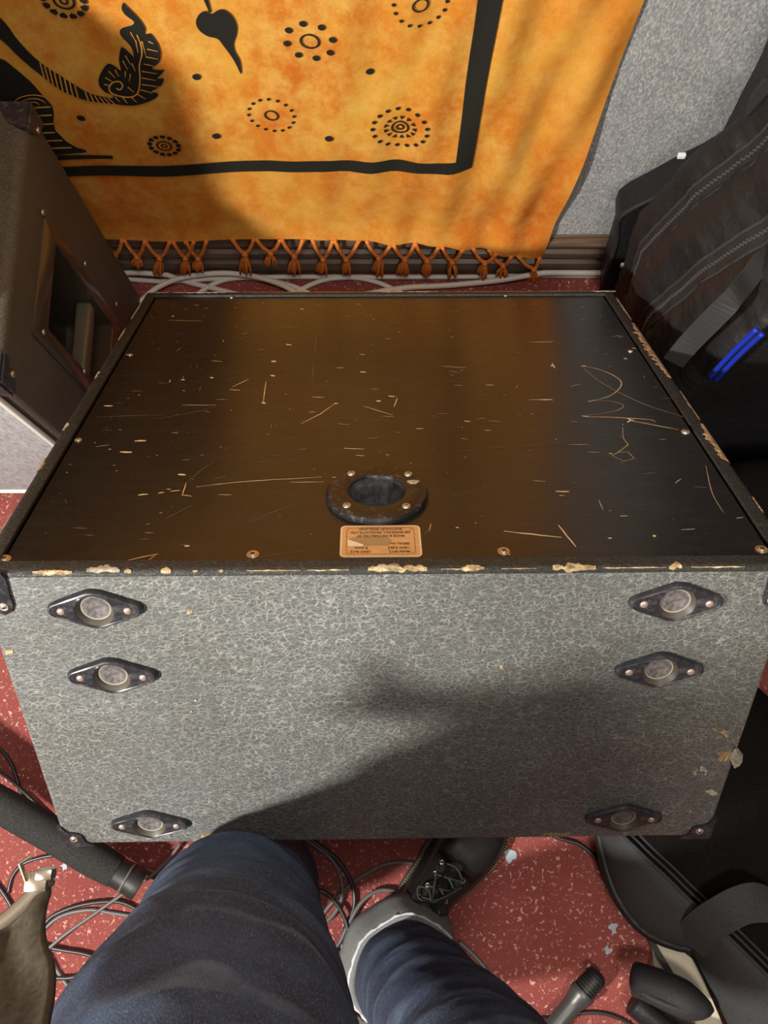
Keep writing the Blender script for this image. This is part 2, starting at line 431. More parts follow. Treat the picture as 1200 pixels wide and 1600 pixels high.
def zb(x):
    pts = [(-200, 376), (180, 377), (300, 376), (450, 375), (560, 379), (640, 381), (700, 385), (760, 393), (800, 397), (849, 407)]
    q = [(T(a, b).x, T(a, b).z) for a, b in pts]
    if x <= q[0][0]: return q[0][1]
    for (x0, z0), (x1, z1) in zip(q, q[1:]):
        if x <= x1: return z0 + (z1-z0)*(x-x0)/(x1-x0)
    return q[-1][1]
tap = thing('tapestry', 'orange and yellow tie-dye cloth hanging on the grey wall with black printed border', 'tapestry', (0, YW, .11))
def addtap(name, bm, mats, parent=None, **k):
    bmesh.ops.translate(bm, vec=-V(tap.location), verts=bm.verts)
    o = obj(name, bm, mats, tap, **k)
    return o
bm = bmesh.new(); rows = []; XL = -1.05; ZT = 1.55; NX, NZ = 190, 120
def tp(u, w_):
    # iterate for consistent outline
    z = .17 + (ZT-.17)*w_; x = XL + (xr(z)-XL)*u
    z = zb(x) + (ZT - zb(x))*w_; x = XL + (xr(z)-XL)*u
    return V((x, foldy(x, z), z))
rows = [[tp(i/NX, (j/NZ)) for i in range(NX+1)] for j in range(NZ+1)]
grid(bm, rows)
clothbm = bm
# printed pattern, drawn on the cloth surface
pb = bmesh.new(); lb = bmesh.new()
def pr(pts, b=None, off=.0024, sub=0):
    P2 = [T(*p) for p in pts] if not isinstance(pts[0], Vector) else pts
    if b is None: b = pb
    tris = tessellate_polygon([[V((p.x, p.z, 0)) for p in P2]])
    tb_ = bmesh.new()
    vs_ = [tb_.verts.new((p.x, 0, p.z)) for p in P2]
    for t3 in tris:
        try: tb_.faces.new([vs_[i] for i in t3])
        except ValueError: pass
    for _ in range(5):
        es = [e for e in tb_.edges if e.calc_length() > .016]
        if not es: break
        bmesh.ops.subdivide_edges(tb_, edges=es, cuts=1)
        bmesh.ops.triangulate(tb_, faces=[f for f in tb_.faces if len(f.verts) > 3])
    for v_ in tb_.verts: v_.co.y = foldy(v_.co.x, v_.co.z) - off
    me = bpy.data.meshes.new('tmp'); tb_.to_mesh(me); tb_.free(); b.from_mesh(me); bpy.data.meshes.remove(me)
def blob(cx, cz, rx, rz=None, b=None, n=14, off=.0024, rot=0):
    rz = rz or rx
    pr([V((cx + rx*math.cos(a)*math.cos(rot) - rz*math.sin(a)*math.sin(rot), 0, cz + rx*math.cos(a)*math.sin(rot) + rz*math.sin(a)*math.cos(rot))) for a in [2*PI*k/n for k in range(n)]], b, off)
def ringp(cx, cz, r0, r1, n=28, off=.0024):
    for k in range(n):
        a, c_ = 2*PI*k/n, 2*PI*(k+1)/n
        pr([V((cx+r*math.cos(q), 0, cz+r*math.sin(q))) for r, q in ((r0, a), (r1, a), (r1, c_), (r0, c_))], off=off)
def pxsize(px, py): # metres per pixel horizontally at that place of the cloth
    return (T(px+1, py) - T(px, py)).x
def medallion(px, py, Rpx, kind):
    c = T(px, py); k = pxsize(px, py); R_ = Rpx*k
    if kind == 'eight':
        ringp(c.x, c.z, R_*.30, R_*.38)
        for i in range(8):
            a = 2*PI*(i+.25)/8; blob(c.x+R_*math.cos(a)*.88, c.z+R_*.88*math.sin(a), R_*.145)
    if kind == 'small':
        ringp(c.x, c.z, R_*.23, R_*.30)
        for i in range(16):
            a = 2*PI*i/16; blob(c.x+R_*.93*math.cos(a), c.z+R_*.93*math.sin(a), R_*.075)
    if kind == 'fancy':
        ringp(c.x, c.z, R_*.08, R_*.15); ringp(c.x, c.z, R_*.24, R_*.31)
        for i in range(13):
            a = 2*PI*i/13; d = V((math.cos(a), 0, math.sin(a))); s = V((-d.z, 0, d.x)); q = V((c.x, 0, c.z))
            pr([q+d*R_*.38, q+d*R_*.55+s*R_*.09, q+d*R_*.55-s*R_*.09])
        for i in range(17):
            a = 2*PI*(i+.5)/17; blob(c.x+R_*.93*math.cos(a), c.z+R_*.93*math.sin(a), R_*.08)
    if kind == 'flower':
        ringp(c.x, c.z, R_*.10, R_*.20); ringp(c.x, c.z, R_*.36, R_*.48)
        for i in range(13):
            a = 2*PI*i/13; d = V((math.cos(a), 0, math.sin(a))); s = V((-d.z, 0, d.x)); q = V((c.x, 0, c.z))
            pr([q+d*R_*.66, q+d*R_*.80+s*R_*.17, q+d*R_*.97+s*R_*.16, q+d*R_, q+d*R_*.97-s*R_*.16, q+d*R_*.80-s*R_*.17])
medallion(484, 62, 42, 'eight'); medallion(424, 180, 38, 'small'); medallion(625, 199, 46, 'fancy')
medallion(257, 224, 26, 'flower'); medallion(657, 2, 45, 'small'); medallion(100, 0, 36, 'flower')
medallion(300, -120, 42, 'eight'); medallion(520, -150, 42, 'fancy')
for px, py in ((307, 120), (578, 112), (338, 212), (514, 214), (127, 181)):
    c = T(px, py); blob(c.x, c.z, 6.6*pxsize(px, py))
# border band
lo = [(60, 272), (100, 274), (180, 273), (250, 273), (330, 271), (420, 268), (500, 267), (560, 267), (640, 266), (700, 265), (737, 263)]
hi = [(60, 259), (93, 259), (180, 257), (250, 256), (330, 254), (420, 251), (500, 250), (560, 249), (640, 249), (690, 249), (712, 248)]
for (a, b_), (c_, d_) in zip(zip(lo, hi), zip(lo[1:], hi[1:])): pr([a, c_, d_, b_])
ri = [(712, 248), (717, 215), (722, 180), (728, 130), (735, 80), (741, 40), (747, -10), (760, -120), (775, -260)]
ro = [(737, 263), (743, 230), (751, 180), (759, 130), (768, 80), (776, 40), (786, -10), (806, -120), (830, -260)]
for (a, b_), (c_, d_) in zip(zip(ri, ro), zip(ri[1:], ro[1:])): pr([a, b_, d_, c_])
# heart-shaped leaf
def cr(pts, n=5): return [(p.x, p.y) for p in catmull([(x, y, 0) for x, y in pts], n)]
pr(cr([(329, 22), (320, 17), (311, 22), (306, 34), (311, 47), (324, 57), (340, 62), (349, 73), (360, 88), (368, 101), (376, 117), (377, 110), (374, 95), (367, 82), (365, 69), (369, 56), (370, 42), (364, 27), (353, 17), (343, 15), (334, 20), (329, 22)][:-1]))
pr([(318, -2), (327, 20), (330, 19), (325, -2)])
pr([(300, -90), (318, -2), (325, -2), (312, -90)])
# big curled frond (elephant trunk shape)
pr(cr([(192, 2), (190, 12), (196, 22), (209, 32), (206, 38), (192, 42), (187, 48), (190, 56), (200, 66), (207, 76), (209, 88), (206, 84), (191, 72), (187, 82), (186, 94), (189, 108), (178, 100), (168, 98), (160, 108), (154, 121), (156, 132), (165, 141), (178, 146), (172, 150), (150, 148), (134, 144), (150, 152), (175, 158), (200, 161), (220, 159), (243, 150), (247, 142), (236, 140), (252, 131), (256, 120), (246, 120), (257, 108), (246, 107), (238, 104), (248, 96), (251, 84), (248, 70), (241, 58), (234, 51), (226, 52), (227, 44), (222, 34), (212, 22), (200, 10)], 3))
for k_ in range(9):   # pale veins of the frond
    a = k_/8; x0, y0 = 219 + 6*math.sin(a*3) - 18*a*0, 92 + 0*a
for (a0, b0, a1, b1) in ((222, 62, 228, 84), (214, 52, 222, 70), (232, 62, 240, 66), (230, 74, 247, 78), (228, 86, 248, 90), (225, 97, 240, 100), (222, 108, 246, 112), (222, 118, 244, 122), (222, 128, 250, 132), (220, 136, 238, 141), (214, 142, 228, 150), (204, 146, 214, 155), (192, 148, 200, 157), (180, 147, 188, 155), (196, 84, 204, 98), (192, 92, 200, 106), (206, 96, 212, 108), (165, 118, 176, 124), (163, 128, 174, 130), (170, 108, 180, 118), (180, 106, 186, 116), (196, 108, 196, 118), (204, 112, 202, 124), (200, 132, 210, 140), (212, 60, 216, 80), (204, 48, 212, 62)):
    dx, dy = a1-a0, b1-b0; L_ = math.hypot(dx, dy); nx, ny = -dy/L_*.9, dx/L_*.9
    pr([(a0+nx, b0+ny), (a0-nx, b0-ny), (a1-nx*.4, b1-ny*.4), (a1+nx*.4, b1+ny*.4)], lb, .0034)
sp_ = cr([(219, 62), (222, 80), (218, 100), (219, 120), (216, 140), (205, 147), (188, 146), (174, 141), (171, 132), (177, 125), (187, 124), (192, 130), (188, 136), (182, 134)], 5)
for (x0, y0), (x1, y1) in zip(sp_, sp_[1:]):
    dx, dy = x1-x0, y1-y0; L_ = math.hypot(dx, dy) or 1; nx, ny = -dy/L_*1.1, dx/L_*1.1
    pr([(x0+nx, y0+ny), (x0-nx, y0-ny), (x1-nx, y1-ny), (x1+nx, y1+ny)], lb, .0034)
# curved stripes of the frond stalk at the left
a_ = cr([(-60, -20), (0, 22), (30, 60), (62, 92), (100, 118), (140, 142), (175, 150)], 5)
b_ = cr([(-60, 20), (0, 56), (30, 84), (62, 111), (98, 138), (138, 154), (180, 159)], 5)
for i in range(len(a_)-1): pr([a_[i], a_[i+1], b_[i+1], b_[i]])
for i in range(14):
    u = .52 + i*.035; k0 = int(u*(len(a_)-1)); p0, p1 = a_[k0], b_[min(k0+1, len(b_)-1)]
    pr([p0, (p0[0]+2, p0[1]), (p1[0]+2, p1[1]), p1], lb, .0034)
# layered dark motif (howdah) partly behind the left cabinet
pr(cr([(-40, 88), (0, 86), (22, 100), (48, 122), (66, 142), (82, 160)], 3) + [(85, 174), (84, 186), (87, 200), (104, 218), (120, 228), (134, 232), (136, 236), (84, 240), (60, 215), (20, 160), (-40, 150)])
pr([(90, 240), (176, 241), (177, 246), (90, 248)])
for y_, xe in ((160, 80), (173, 82), (187, 84), (201, 86), (214, 98), (226, 112)):
    pr([(20, y_+2), (xe, y_), (xe, y_+2.2), (20, y_+4.5)], lb, .0034)
for rr_ in (8, 16, 24):
    q = [(52+rr_*math.cos(a)*1.3, 158 - rr_*.7*math.sin(a)) for a in [PI*k/12 for k in range(13)]]
    for p0, p1 in zip(q, q[1:]): pr([p0, p1, (p1[0], p1[1]+1.6), (p0[0], p0[1]+1.6)], lb, .0034)
for b_m, ix in ((pb, 1), (lb, 2)):
    for f in b_m.faces: f.material_index = ix
    me = bpy.data.meshes.new('tmp'); b_m.to_mesh(me); b_m.free(); clothbm.from_mesh(me); bpy.data.meshes.remove(me)
addtap('cloth', clothbm, ('cloth', 'clothblack', 'cloth'), smooth=True)
# fringe: knotted tassels
def strand(bm, a, b, r, sag=.004):
    m_ = (a+b)/2 - V((0, .002, sag)); tube(bm, catmull([a, m_, b], 4), r, 6)
kn = [(215, 398, 14), (250, 400, 22), (290, 400, 20), (310, 400, 18), (383, 394, 26), (423, 392, 16), (460, 397, 22), (505, 402, 20), (541, 402, 20), (592, 400, 22), (632, 402, 20), (667, 404, 20), (706, 406, 20), (757, 408, 18), (786, 412, 14), (834, 418, 16), (180, 396, 18), (140, 396, 20), (100, 395, 20)]
for (kx, ky, ln) in kn:
    bm = bmesh.new(); k = T(kx, ky); k.y = YT - .004
    for s in (-1, 1):
        hx = kx + s*random.uniform(15, 21); h = T(hx, 0); h = V((h.x if False else ony(hx, 385, YT).x, YT, 0)); h.z = zb(h.x)+.002; h.y = foldy(h.x, h.z)-.001
        strand(bm, h, k + V((s*.002, 0, .002)), .0040)
    tube(bm, [k+V((0, 0, .007)), k+V((0, -.001, .003)), k, k-V((0, 0, .005))], [.003, .0065, .0068, .004], 8)
    e = T(kx + random.uniform(-4, 4), ky + ln); L_ = k.z - e.z
    for q in range(13):
        a = 2*PI*q/13 + random.random(); rr = random.uniform(.3, 1)*.013
        b2 = V((e.x + math.cos(a)*rr, k.y + math.sin(a)*rr*.7 - .004, k.z - L_*random.uniform(.8, 1.08)))
        mid = (k + b2)/2 + V((math.cos(a)*rr*.35, math.sin(a)*rr*.2, 0))
        tube(bm, catmull([k - V((0, 0, .003)), mid, b2], 3), [.0024]*6 + [.0014], 5)
    addtap('tassel', bm, 'tassel')
bm = bmesh.new(); a = T(836, 430); box(bm, a.x-.012, a.x+.014, YT-.008, YT-.002, a.z-.02, a.z+.01, 0, .001)
addtap('loose_cloth_end', bm, 'tassel')

# ---------------------------------------------------------------- the main speaker cabinet
W2 = .375; LL = .7274; DD = .3998
ax, ay, az = V((.99987, .01017, -.01262)), V((-.01604, .73166, -.68148)), V((.0023, .68159, .73173))
ORG = V((.00602, .12357, CAMZ - .76504))
BM4 = Matrix(((ax.x, ay.x, az.x, ORG.x), (ax.y, ay.y, az.y, ORG.y), (ax.z, ay.z, az.z, ORG.z), (0, 0, 0, 1)))
BI = BM4.inverted()
cab = thing('speaker_cabinet', 'large worn black vinyl speaker cabinet tilted upside down with gold label and round jack plate', 'speaker')
cab.matrix_world = BM4; cab.rotation_mode = 'QUATERNION'
def lp(px, py, z=0.0):      # picture point on the back panel plane -> cabinet coordinates
    return BI @ onp(px, py, BM4 @ V((0, 0, z)), az)
def lf(px, py, y=0.0):      # ... on the end face with the castor cups
    return BI @ onp(px, py, BM4 @ V((0, y, 0)), ay)
bm = bmesh.new(); box(bm, -W2, W2, 0, LL, -DD, 0, 0, .006, 4)
top = max((f for f in bm.faces if f.normal.z > .99), key=lambda f: f.calc_area())
RIM = .021
bmesh.ops.inset_individual(bm, faces=[top], thickness=RIM-.006)
bmesh.ops.inset_individual(bm, faces=[top], thickness=.0004, depth=-.0035)
bmesh.ops.delete(bm, geom=[top], context='FACES')
for f in bm.faces:
    c = f.calc_center_median()
    if c.z > -.0055: f.material_index = 1
obj('shell', bm, ('tolex', 'tolex3'), cab, smooth=True, auto=40)
# back panel with the hole for the jack dish
DC = lp(589, 766, .004); DC.z = 0
HR = .034
bm = bmesh.new(); N = 96; zz = -.0033; x0, x1, y0, y1 = -W2+RIM-.001, W2-RIM+.001, RIM-.001, LL-RIM+.001
inn, out = [], []
for k in range(N):
    a = 2*PI*k/N; d = V((math.cos(a), math.sin(a), 0)); ts = []
    if d.x > 1e-9: ts.append((x1-DC.x)/d.x)
    if d.x < -1e-9: ts.append((x0-DC.x)/d.x)
    if d.y > 1e-9: ts.append((y1-DC.y)/d.y)
    if d.y < -1e-9: ts.append((y0-DC.y)/d.y)
    tt = min(t_ for t_ in ts if t_ > 0)
    inn.append(bm.verts.new((DC.x+d.x*HR, DC.y+d.y*HR, zz))); out.append(bm.verts.new((DC.x+d.x*tt, DC.y+d.y*tt, zz)))
for k in range(N): bm.faces.new((inn[k], out[k], out[(k+1) % N], inn[(k+1) % N]))
for cx, cy in ((x0, y0), (x1, y0), (x1, y1), (x0, y1)):   # corners
    c0 = bm.verts.new((cx, cy, zz))
    best = sorted(range(N), key=lambda k: (out[k].co - c0.co).length)
    for k in range(N):
        a, b = out[k].co, out[(k+1) % N].co
        if abs(a.x-b.x) > 1e-6 and abs(a.y-b.y) > 1e-6 and abs((a.x if abs(a.x-cx) < 1e-6 else b.x)-cx) < 1e-6 and abs((a.y if abs(a.y-cy) < 1e-6 else b.y)-cy) < 1e-6:
            bm.faces.new((out[k], c0, out[(k+1) % N]))
def sliver(P2, wd, mi):
    P2 = [p.copy() for p in P2]; n = len(P2); L_, R_ = [], []
    for i, p in enumerate(P2):
        a = P2[max(0, i-1)]; b = P2[min(n-1, i+1)]; d = (b-a); d.z = 0; d = d.normalized() if d.length else V((1, 0, 0))
        s = V((-d.y, d.x, 0)); u = i/(n-1); w_ = wd*(.35+.65*math.sin(PI*min(max(u, .08), .92)))*random.uniform(.75, 1.2)
        L_.append(bm.verts.new((p.x+s.x*w_/2, p.y+s.y*w_/2, zz+.0002+mi*.00003))); R_.append(bm.verts.new((p.x-s.x*w_/2, p.y-s.y*w_/2, zz+.0002+mi*.00003)))
    for i in range(n-1):
        f = bm.faces.new((L_[i], R_[i], R_[i+1], L_[i+1])); f.material_index = mi
def sc5(*c): return [lp(150+c[i]/1.6, 380+c[i+1]/1.6, zz) for i in range(0, len(c), 2)]
def sc4(*c): return [lp(800+c[i]/2, 100+c[i+1]/2, zz) for i in range(0, len(c), 2)]
def seg(P2):
    out_ = []
    for a, b in zip(P2, P2[1:]):
        n = max(2, int((b-a).length/.008)); out_ += [a.lerp(b, k/n) + V((random.uniform(-1, 1), random.uniform(-1, 1), 0))*.0003 for k in range(n)]
    return out_ + [P2[-1]]
BR = [((340,360,382,340),1.3),((512,452,560,428,600,400),1.3),((670,408,742,430),1.2),((250,610,330,600,420,593,565,585),1.1),((485,598,570,597),.9),((105,630,130,628),2.6),((155,625,170,623),2),((185,621,210,618),1.8),((215,632,225,600),1),((215,630,240,633),1.2),((425,345,418,400),1.3),((72,795,120,784,155,777),1.3),((130,795,150,778),1),((1020,720,1090,728,1165,736),1.8),((1155,705,1200,760),1.8),((215,405,300,405),.9),((180,193,265,195),.7),((97,495,125,494),4),((60,522,90,523),5),((20,407,42,407),4),((540,385,570,386),1.8),((620,513,670,515),1.8),((650,531,672,532),1.6),((75,279,92,280),4),((590,586,618,585),1.8),((800,464,818,464),2),((920,445,936,446),3),((1085,248,1140,247),1.5),((865,308,925,312),1.1),((975,355,995,355),2),((1090,392,1140,391),1.8),((660,322,675,323),4),((700,395,713,395),5),((731,382,748,384),4),((745,410,753,387),1.5),((438,296,451,296),6),((437,330,447,333),5),((415,398,424,401),6),((475,253,489,255),5),((600,312,620,312),1.8),((1140,300,1147,313),2.5),((285,336,294,337),4),((213,341,222,342),4),((595,401,606,401),3.5),((205,578,224,580),4),((222,757,234,757),4),((1150,621,1182,622),2.4),((1158,631,1172,632),1.5),((980,789,1002,789),2),((1033,780,1033,774),2),((188,183,196,183),4),((510,165,520,165),4)]
for c, wd in BR: sliver(seg(sc5(*c)), wd*.0008, 1)
FA = [(225,600,260,570,297,545),(380,700,450,670,520,645),(545,290,540,345),(550,225,548,280),(870,345,950,352),(560,245,660,243),(780,187,900,190),(500,330,560,334,640,340),(0,435,80,432,170,430),(380,550,430,548,470,525),(470,540,510,550),(870,525,1000,512,1180,500),(175,690,240,655),(150,440,260,420,310,405),(720,205,760,208),(380,790,520,770)]
for c in FA: sliver(seg(sc5(*c)), .0009, 2)
SQ = [(215,943,265,953,310,970,340,992,335,1015,300,1040,240,1055),(215,943,270,990,350,1035,430,1070,535,1103),(240,1055,300,1053,345,1065,340,1078,300,1090,225,1100),(225,1102,300,1104,360,1107,430,1112,450,1120),(370,1115,450,1130,520,1143),(55,870,130,868),(55,1050,128,1050),(270,1362,285,1395),(605,1255,625,1340,660,1402)]
for k, c in enumerate(SQ):
    P2 = [p for p in catmull(sc4(*c), 5)] if len(c) > 4 else seg(sc4(*c)); sliver(P2, .0011, 1 if k in (0, 3, 4, 5, 6) else 3)
for c in [(345,1135,348,1170,362,1190,330,1215,312,1225,350,1242,385,1232),(330,1215,362,1212,380,1232),(510,1310,528,1297),(175,1190,240,1190),(135,1335,180,1335),(215,1000,180,1010)]:
    sliver(seg(sc4(*c)), .0014, 3)
for c, w_ in [((216,944,232,944),4),((237,1054,247,1055),4),((218,1100,240,1103),4),((360,1107,385,1118),5),((360,1120,375,1112),4),((300,1482,312,1482),3),((440,1475,450,1475),5),((375,888,388,890),4),((348,920,360,922),6),((120,943,134,945),6)]: sliver(seg(sc4(*c)), w_*.0006, 1)
rs = random.Random(3)
for k in range(430):
    x = rs.uniform(x0+.01, x1-.01); y = rs.uniform(y0+.03, y1-.01)
    if (V((x, y, 0))-DC).length < .06: continue
    L_ = rs.choice((.001, .0012, .0015, .002, .003, .004, .008, .014)); a = rs.gauss(0, .25) if rs.random() < .75 else rs.uniform(0, PI)
    d = V((math.cos(a), math.sin(a), 0))*L_; sliver([V((x, y, zz)), V((x, y, zz))+d/2, V((x, y, zz))+d], rs.uniform(.0006, .0016), rs.choice((1, 2, 3, 3, 2, 2)))
M['scratch3'] = mat('dull_scratch', (.36, .27, .16), .7)
obj('back_panel', bm, ('board', 'scratch', 'scratch2', 'scratch3'), cab)
# jack dish
dm = Matrix.Translation((DC.x, DC.y, zz))
bm = bmesh.new(); RO = .0525; RI = .0285
lathe(bm, [(RO, 0), (RO, .004), (RO-.0018, .0068), (RO-.0045, .0078), (RI+.003, .0078), (RI+.001, .0070), (RI, .005), (RI-.001, -.030), (RI-.004, -.040), (.0005, -.045)], 64, dm, [0, 0, 0, 0, 0, 0, 1, 1, 1, 1], False)
jd = obj('jack_dish', bm, ('dish', 'dishin'), cab, smooth=True, auto=24)
for px, py in ((549, 740), (638, 741), (542, 790), (635, 791)):
    p = lp(px, py, zz+.0078); p.z = zz+.0076
    o = obj('screw', screw_bm(.0042, True), ('screw', 'screw', 'slot'), jd); o.matrix_local = Matrix.Translation(p)
bm = bmesh.new(); p = lp(646, 753, zz+.0078)
poly(bm, [V((p.x+.006*math.cos(a)*(1+.3*math.sin(3*a)), p.y+.004*math.sin(a), zz+.0078)) for a in [2*PI*k/12 for k in range(12)]], (0, 0, 1), .0002)
obj('chip_mark', bm, 'paper', jd)
# jack socket plate at the bottom of the dish
bm = bmesh.new(); lathe(bm, [(.009, -.044), (.009, -.040), (.006, -.039), (.0045, -.0385), (.0045, -.044)], 20, Matrix.Translation((DC.x, DC.y-.006, 0)))
obj('jack_socket', bm, 'screw', jd)
# gold label
q = [lp(535, 822, zz), lp(655, 822, zz), lp(661, 871, zz), lp(528, 871, zz)]
lc = sum(q, V())/4; lw = ((q[1]-q[0]).length + (q[2]-q[3]).length)/2; lh = ((q[3]-q[0]).length + (q[2]-q[1]).length)/2
lab = bpy.data.objects.new
def rrect(w_, h_, r, n=5):
    P2 = []
    for sx, sy, a0 in ((1, 1, 0), (-1, 1, PI/2), (-1, -1, PI), (1, -1, 1.5*PI)):
        for k in range(n+1): a = a0+PI/2*k/n; P2.append(V((sx*(w_/2-r)+r*math.cos(a), sy*(h_/2-r)+r*math.sin(a), 0)))
    return P2
bm = bmesh.new(); poly(bm, rrect(lw, lh, .005), (0, 0, 1), .0007, 1)
poly(bm, [p+V((0, 0, .0007)) for p in rrect(lw-.0035, lh-.003, .004)], (0, 0, 1), .0001, 0)
def linep(a, b, w_, z=.00085, mi=2):
    a, b = V((*a, z)), V((*b, z)); d = (b-a).normalized(); s = V((-d.y, d.x, 0))*w_/2
    vv = [bm.verts.new(p) for p in (a-s, b-s, b+s, a+s)]; f = bm.faces.new(vv); f.material_index = mi
fw, fh, ck = lw/2-.006, lh/2-.0042, .005
pts = [(-fw+ck, fh), (fw-ck, fh), (fw-ck*.4, fh-ck*.4), (fw, fh-ck), (fw, -fh+ck), (fw-ck*.4, -fh+ck*.4), (fw-ck, -fh), (-fw+ck, -fh), (-fw+ck*.4, -fh+ck*.4), (-fw, -fh+ck), (-fw, fh-ck), (-fw+ck*.4, fh-ck*.4)]
for a, b in zip(pts, pts[1:]+pts[:1]): linep(a, b, .0005)
for sx in (-1, 1):
    for sy in (-1, 1): linep((sx*(fw+.001), sy*(fh-.003)), (sx*(fw-.003), sy*(fh+.001)), .0004)
def pp(pts_, mi, z):
    vv = [bm.verts.new((x*lw, y*lh, z)) for x, y in pts_]; f = bm.faces.new(vv); f.material_index = mi
# worn part over the serial number (label is read the other way up)
pp([(-.40, .06), (-.30, .13), (.08, .12), (.14, .02), (.10, -.16), (-.22, -.16)], 3, .00084)
pp([(-.41, .05), (-.40, -.17), (-.22, -.17), (-.21, -.12)], 4, .00088)
lo_ = obj('maker_label', bm, ('gold', 'goldedge', 'ink', 'labelworn', 'labelbare'), cab)
lo_.matrix_local = Matrix.Translation((lc.x, lc.y, zz))
tb = None
def text(s, x, y, size, al='LEFT'):
    cu = bpy.data.curves.new('t', 'FONT'); cu.body = s; cu.size = size; cu.align_x = al; cu.align_y = 'CENTER'; cu.extrude = .00005; cu.offset = .0001
    to = bpy.data.objects.new('t', cu); C.objects.link(to)
    bpy.context.view_layer.update()
    me = bpy.data.meshes.new_from_object(to.evaluated_get(bpy.context.evaluated_depsgraph_get()))
    bpy.data.objects.remove(to); bpy.data.curves.remove(cu)
    me.transform(Matrix.Rotation(PI, 4, 'Z') @ Matrix.Translation((x, y, 0)) @ Matrix.Diagonal((.95, 1.12, 1, 1)))
    return me
tbm = bmesh.new()
for s, x, fr_, al in (('Model 8412', -fw+.005, .345, 'LEFT'), ('LEAD 4x12', fw-.004, .345, 'RIGHT'), ('140W R.M.S', -fw+.005, .225, 'LEFT'), ('8 ohms', fw-.008, .225, 'RIGHT'),
                    ('SERIAL No.', -fw+.005, .095, 'LEFT'), ('MADE & DISTRIBUTED BY', 0, -.15, 'CENTER'), ('JIM MARSHALL PRODUCTS LTD', 0, -.265, 'CENTER'), ('BLETCHLEY ENGLAND', 0, -.375, 'CENTER')):
    me = text(s, x, fr_*lh, .0043, al); tbm.from_mesh(me)
to = obj('label_text', tbm, 'ink', lo_); to.location = (0, 0, .00095)
# screws on the panel
for px, py, r, br in ((7, 874, .0062, 1), (395, 867, .0062, 1), (787, 862, .0062, 1), (1190, 859, .0062, 1), (122, 688, .0042, 0), (203, 555, .0036, 0), (1071, 675, .0050, 0), (985, 549, .0036, 0), (362, 465, .003, 0), (790, 462, .003, 0)):
    p = lp(px, py, zz)
    o = obj('screw', screw_bm(r), ('brass' if br else 'screw', 'screw', 'slot'), cab); o.matrix_local = Matrix.Translation(p) @ Matrix.Rotation(random.random()*3, 4, 'Z')
# castor cups
def cup_outline(n=72, a=.0365, r0=.0078, R0=.0225):
    out_ = []
    for k in range(n):
        ph = 2*PI*k/n; d = V((math.cos(ph), math.sin(ph)))
        lo2, hi2 = 0, .06
        def inside(p):
            x, y = abs(p.x), abs(p.y); c_ = a; st = (R0-r0)/c_
            # hull of circle R0 at 0 and circle r0 at c_
            al = math.asin(st); nrm = V((st, math.cos(al)))
            if V((x, y)).length <= R0: return True
            if (V((x, y))-V((c_, 0))).length <= r0: return True
            t0 = nrm*R0; t1 = V((c_, 0))+nrm*r0
            if x < t0.x: return False
            if x > t1.x: return False
            return V((x, y)).dot(nrm) <= R0
        for _ in range(24):
            mid = (lo2+hi2)/2
            if inside(d*mid): lo2 = mid
            else: hi2 = mid
        out_.append(d*lo2)
    return out_
OUT = cup_outline()
def cup_mesh():
    bm = bmesh.new(); n = len(OUT); rings = []
    def ring(f): rings.append([bm.verts.new(f(k)) for k in range(n)])
    sh = lambda k, d_: OUT[k]-OUT[k].normalized()*d_
    ring(lambda k: (*OUT[k], 0)); ring(lambda k: (*sh(k, .0003), .0035)); ring(lambda k: (*sh(k, .0014), .0056)); ring(lambda k: (*sh(k, .0030), .0062)); ring(lambda k: (*sh(k, .0042), .0054))
    def circ(r, z, ox=0): ring(lambda k: (r*math.cos(2*PI*k/n)+ox, r*math.sin(2*PI*k/n), z))
    circ(.0180, .0060); circ(.0174, .0056); circ(.0140, .0012); circ(.0128, .0008)
    mi = [0, 0, 0, 0, 0, 0, 2, 3]
    for (a, b), m_ in zip(zip(rings, rings[1:]), mi):
        for k in range(n):
            f = bm.faces.new((a[k], a[(k+1) % n], b[(k+1) % n], b[k])); f.material_index = m_; f.smooth = True
    f = bm.faces.new(rings[-1]); f.material_index = 1
    bmesh.ops.recalc_face_normals(bm, faces=bm.faces)
    return bm
fm = Matrix(((1, 0, 0, 0), (0, 0, -1, 0), (0, 1, 0, 0), (0, 0, 0, 1)))    # local z -> cabinet -y (outwards)
cup_me = None
for i, (px, py) in enumerate(((150, 949), (177, 1053), (235, 1285), (1055, 938), (1029, 1044), (974, 1275))):
    p = lf(px, py); mw = Matrix.Translation((p.x, 0, p.z)) @ fm
    if cup_me is None:
        o = obj('caster_cup', cup_mesh(), ('plastic', 'cupdish', 'cupwall', 'cuprim'), cab, smooth=True, auto=32); cup_me = o.data
        bm = bmesh.new(); lathe(bm, [(.0040, 0), (.0040, .001), (.0028, .002), (.0008, .0024)], 16); rv = obj('rivet', bm, 'rivet', o, smooth=True); riv_me = rv.data
    else:
        o = link('caster_cup', cup_me, cab); rv = link('rivet', riv_me, o)
    rv.location = (-.0305, 0, .0050); rv2 = link('rivet', riv_me, o); rv2.location = (.0305, 0, .0050)
    o.matrix_local = mw
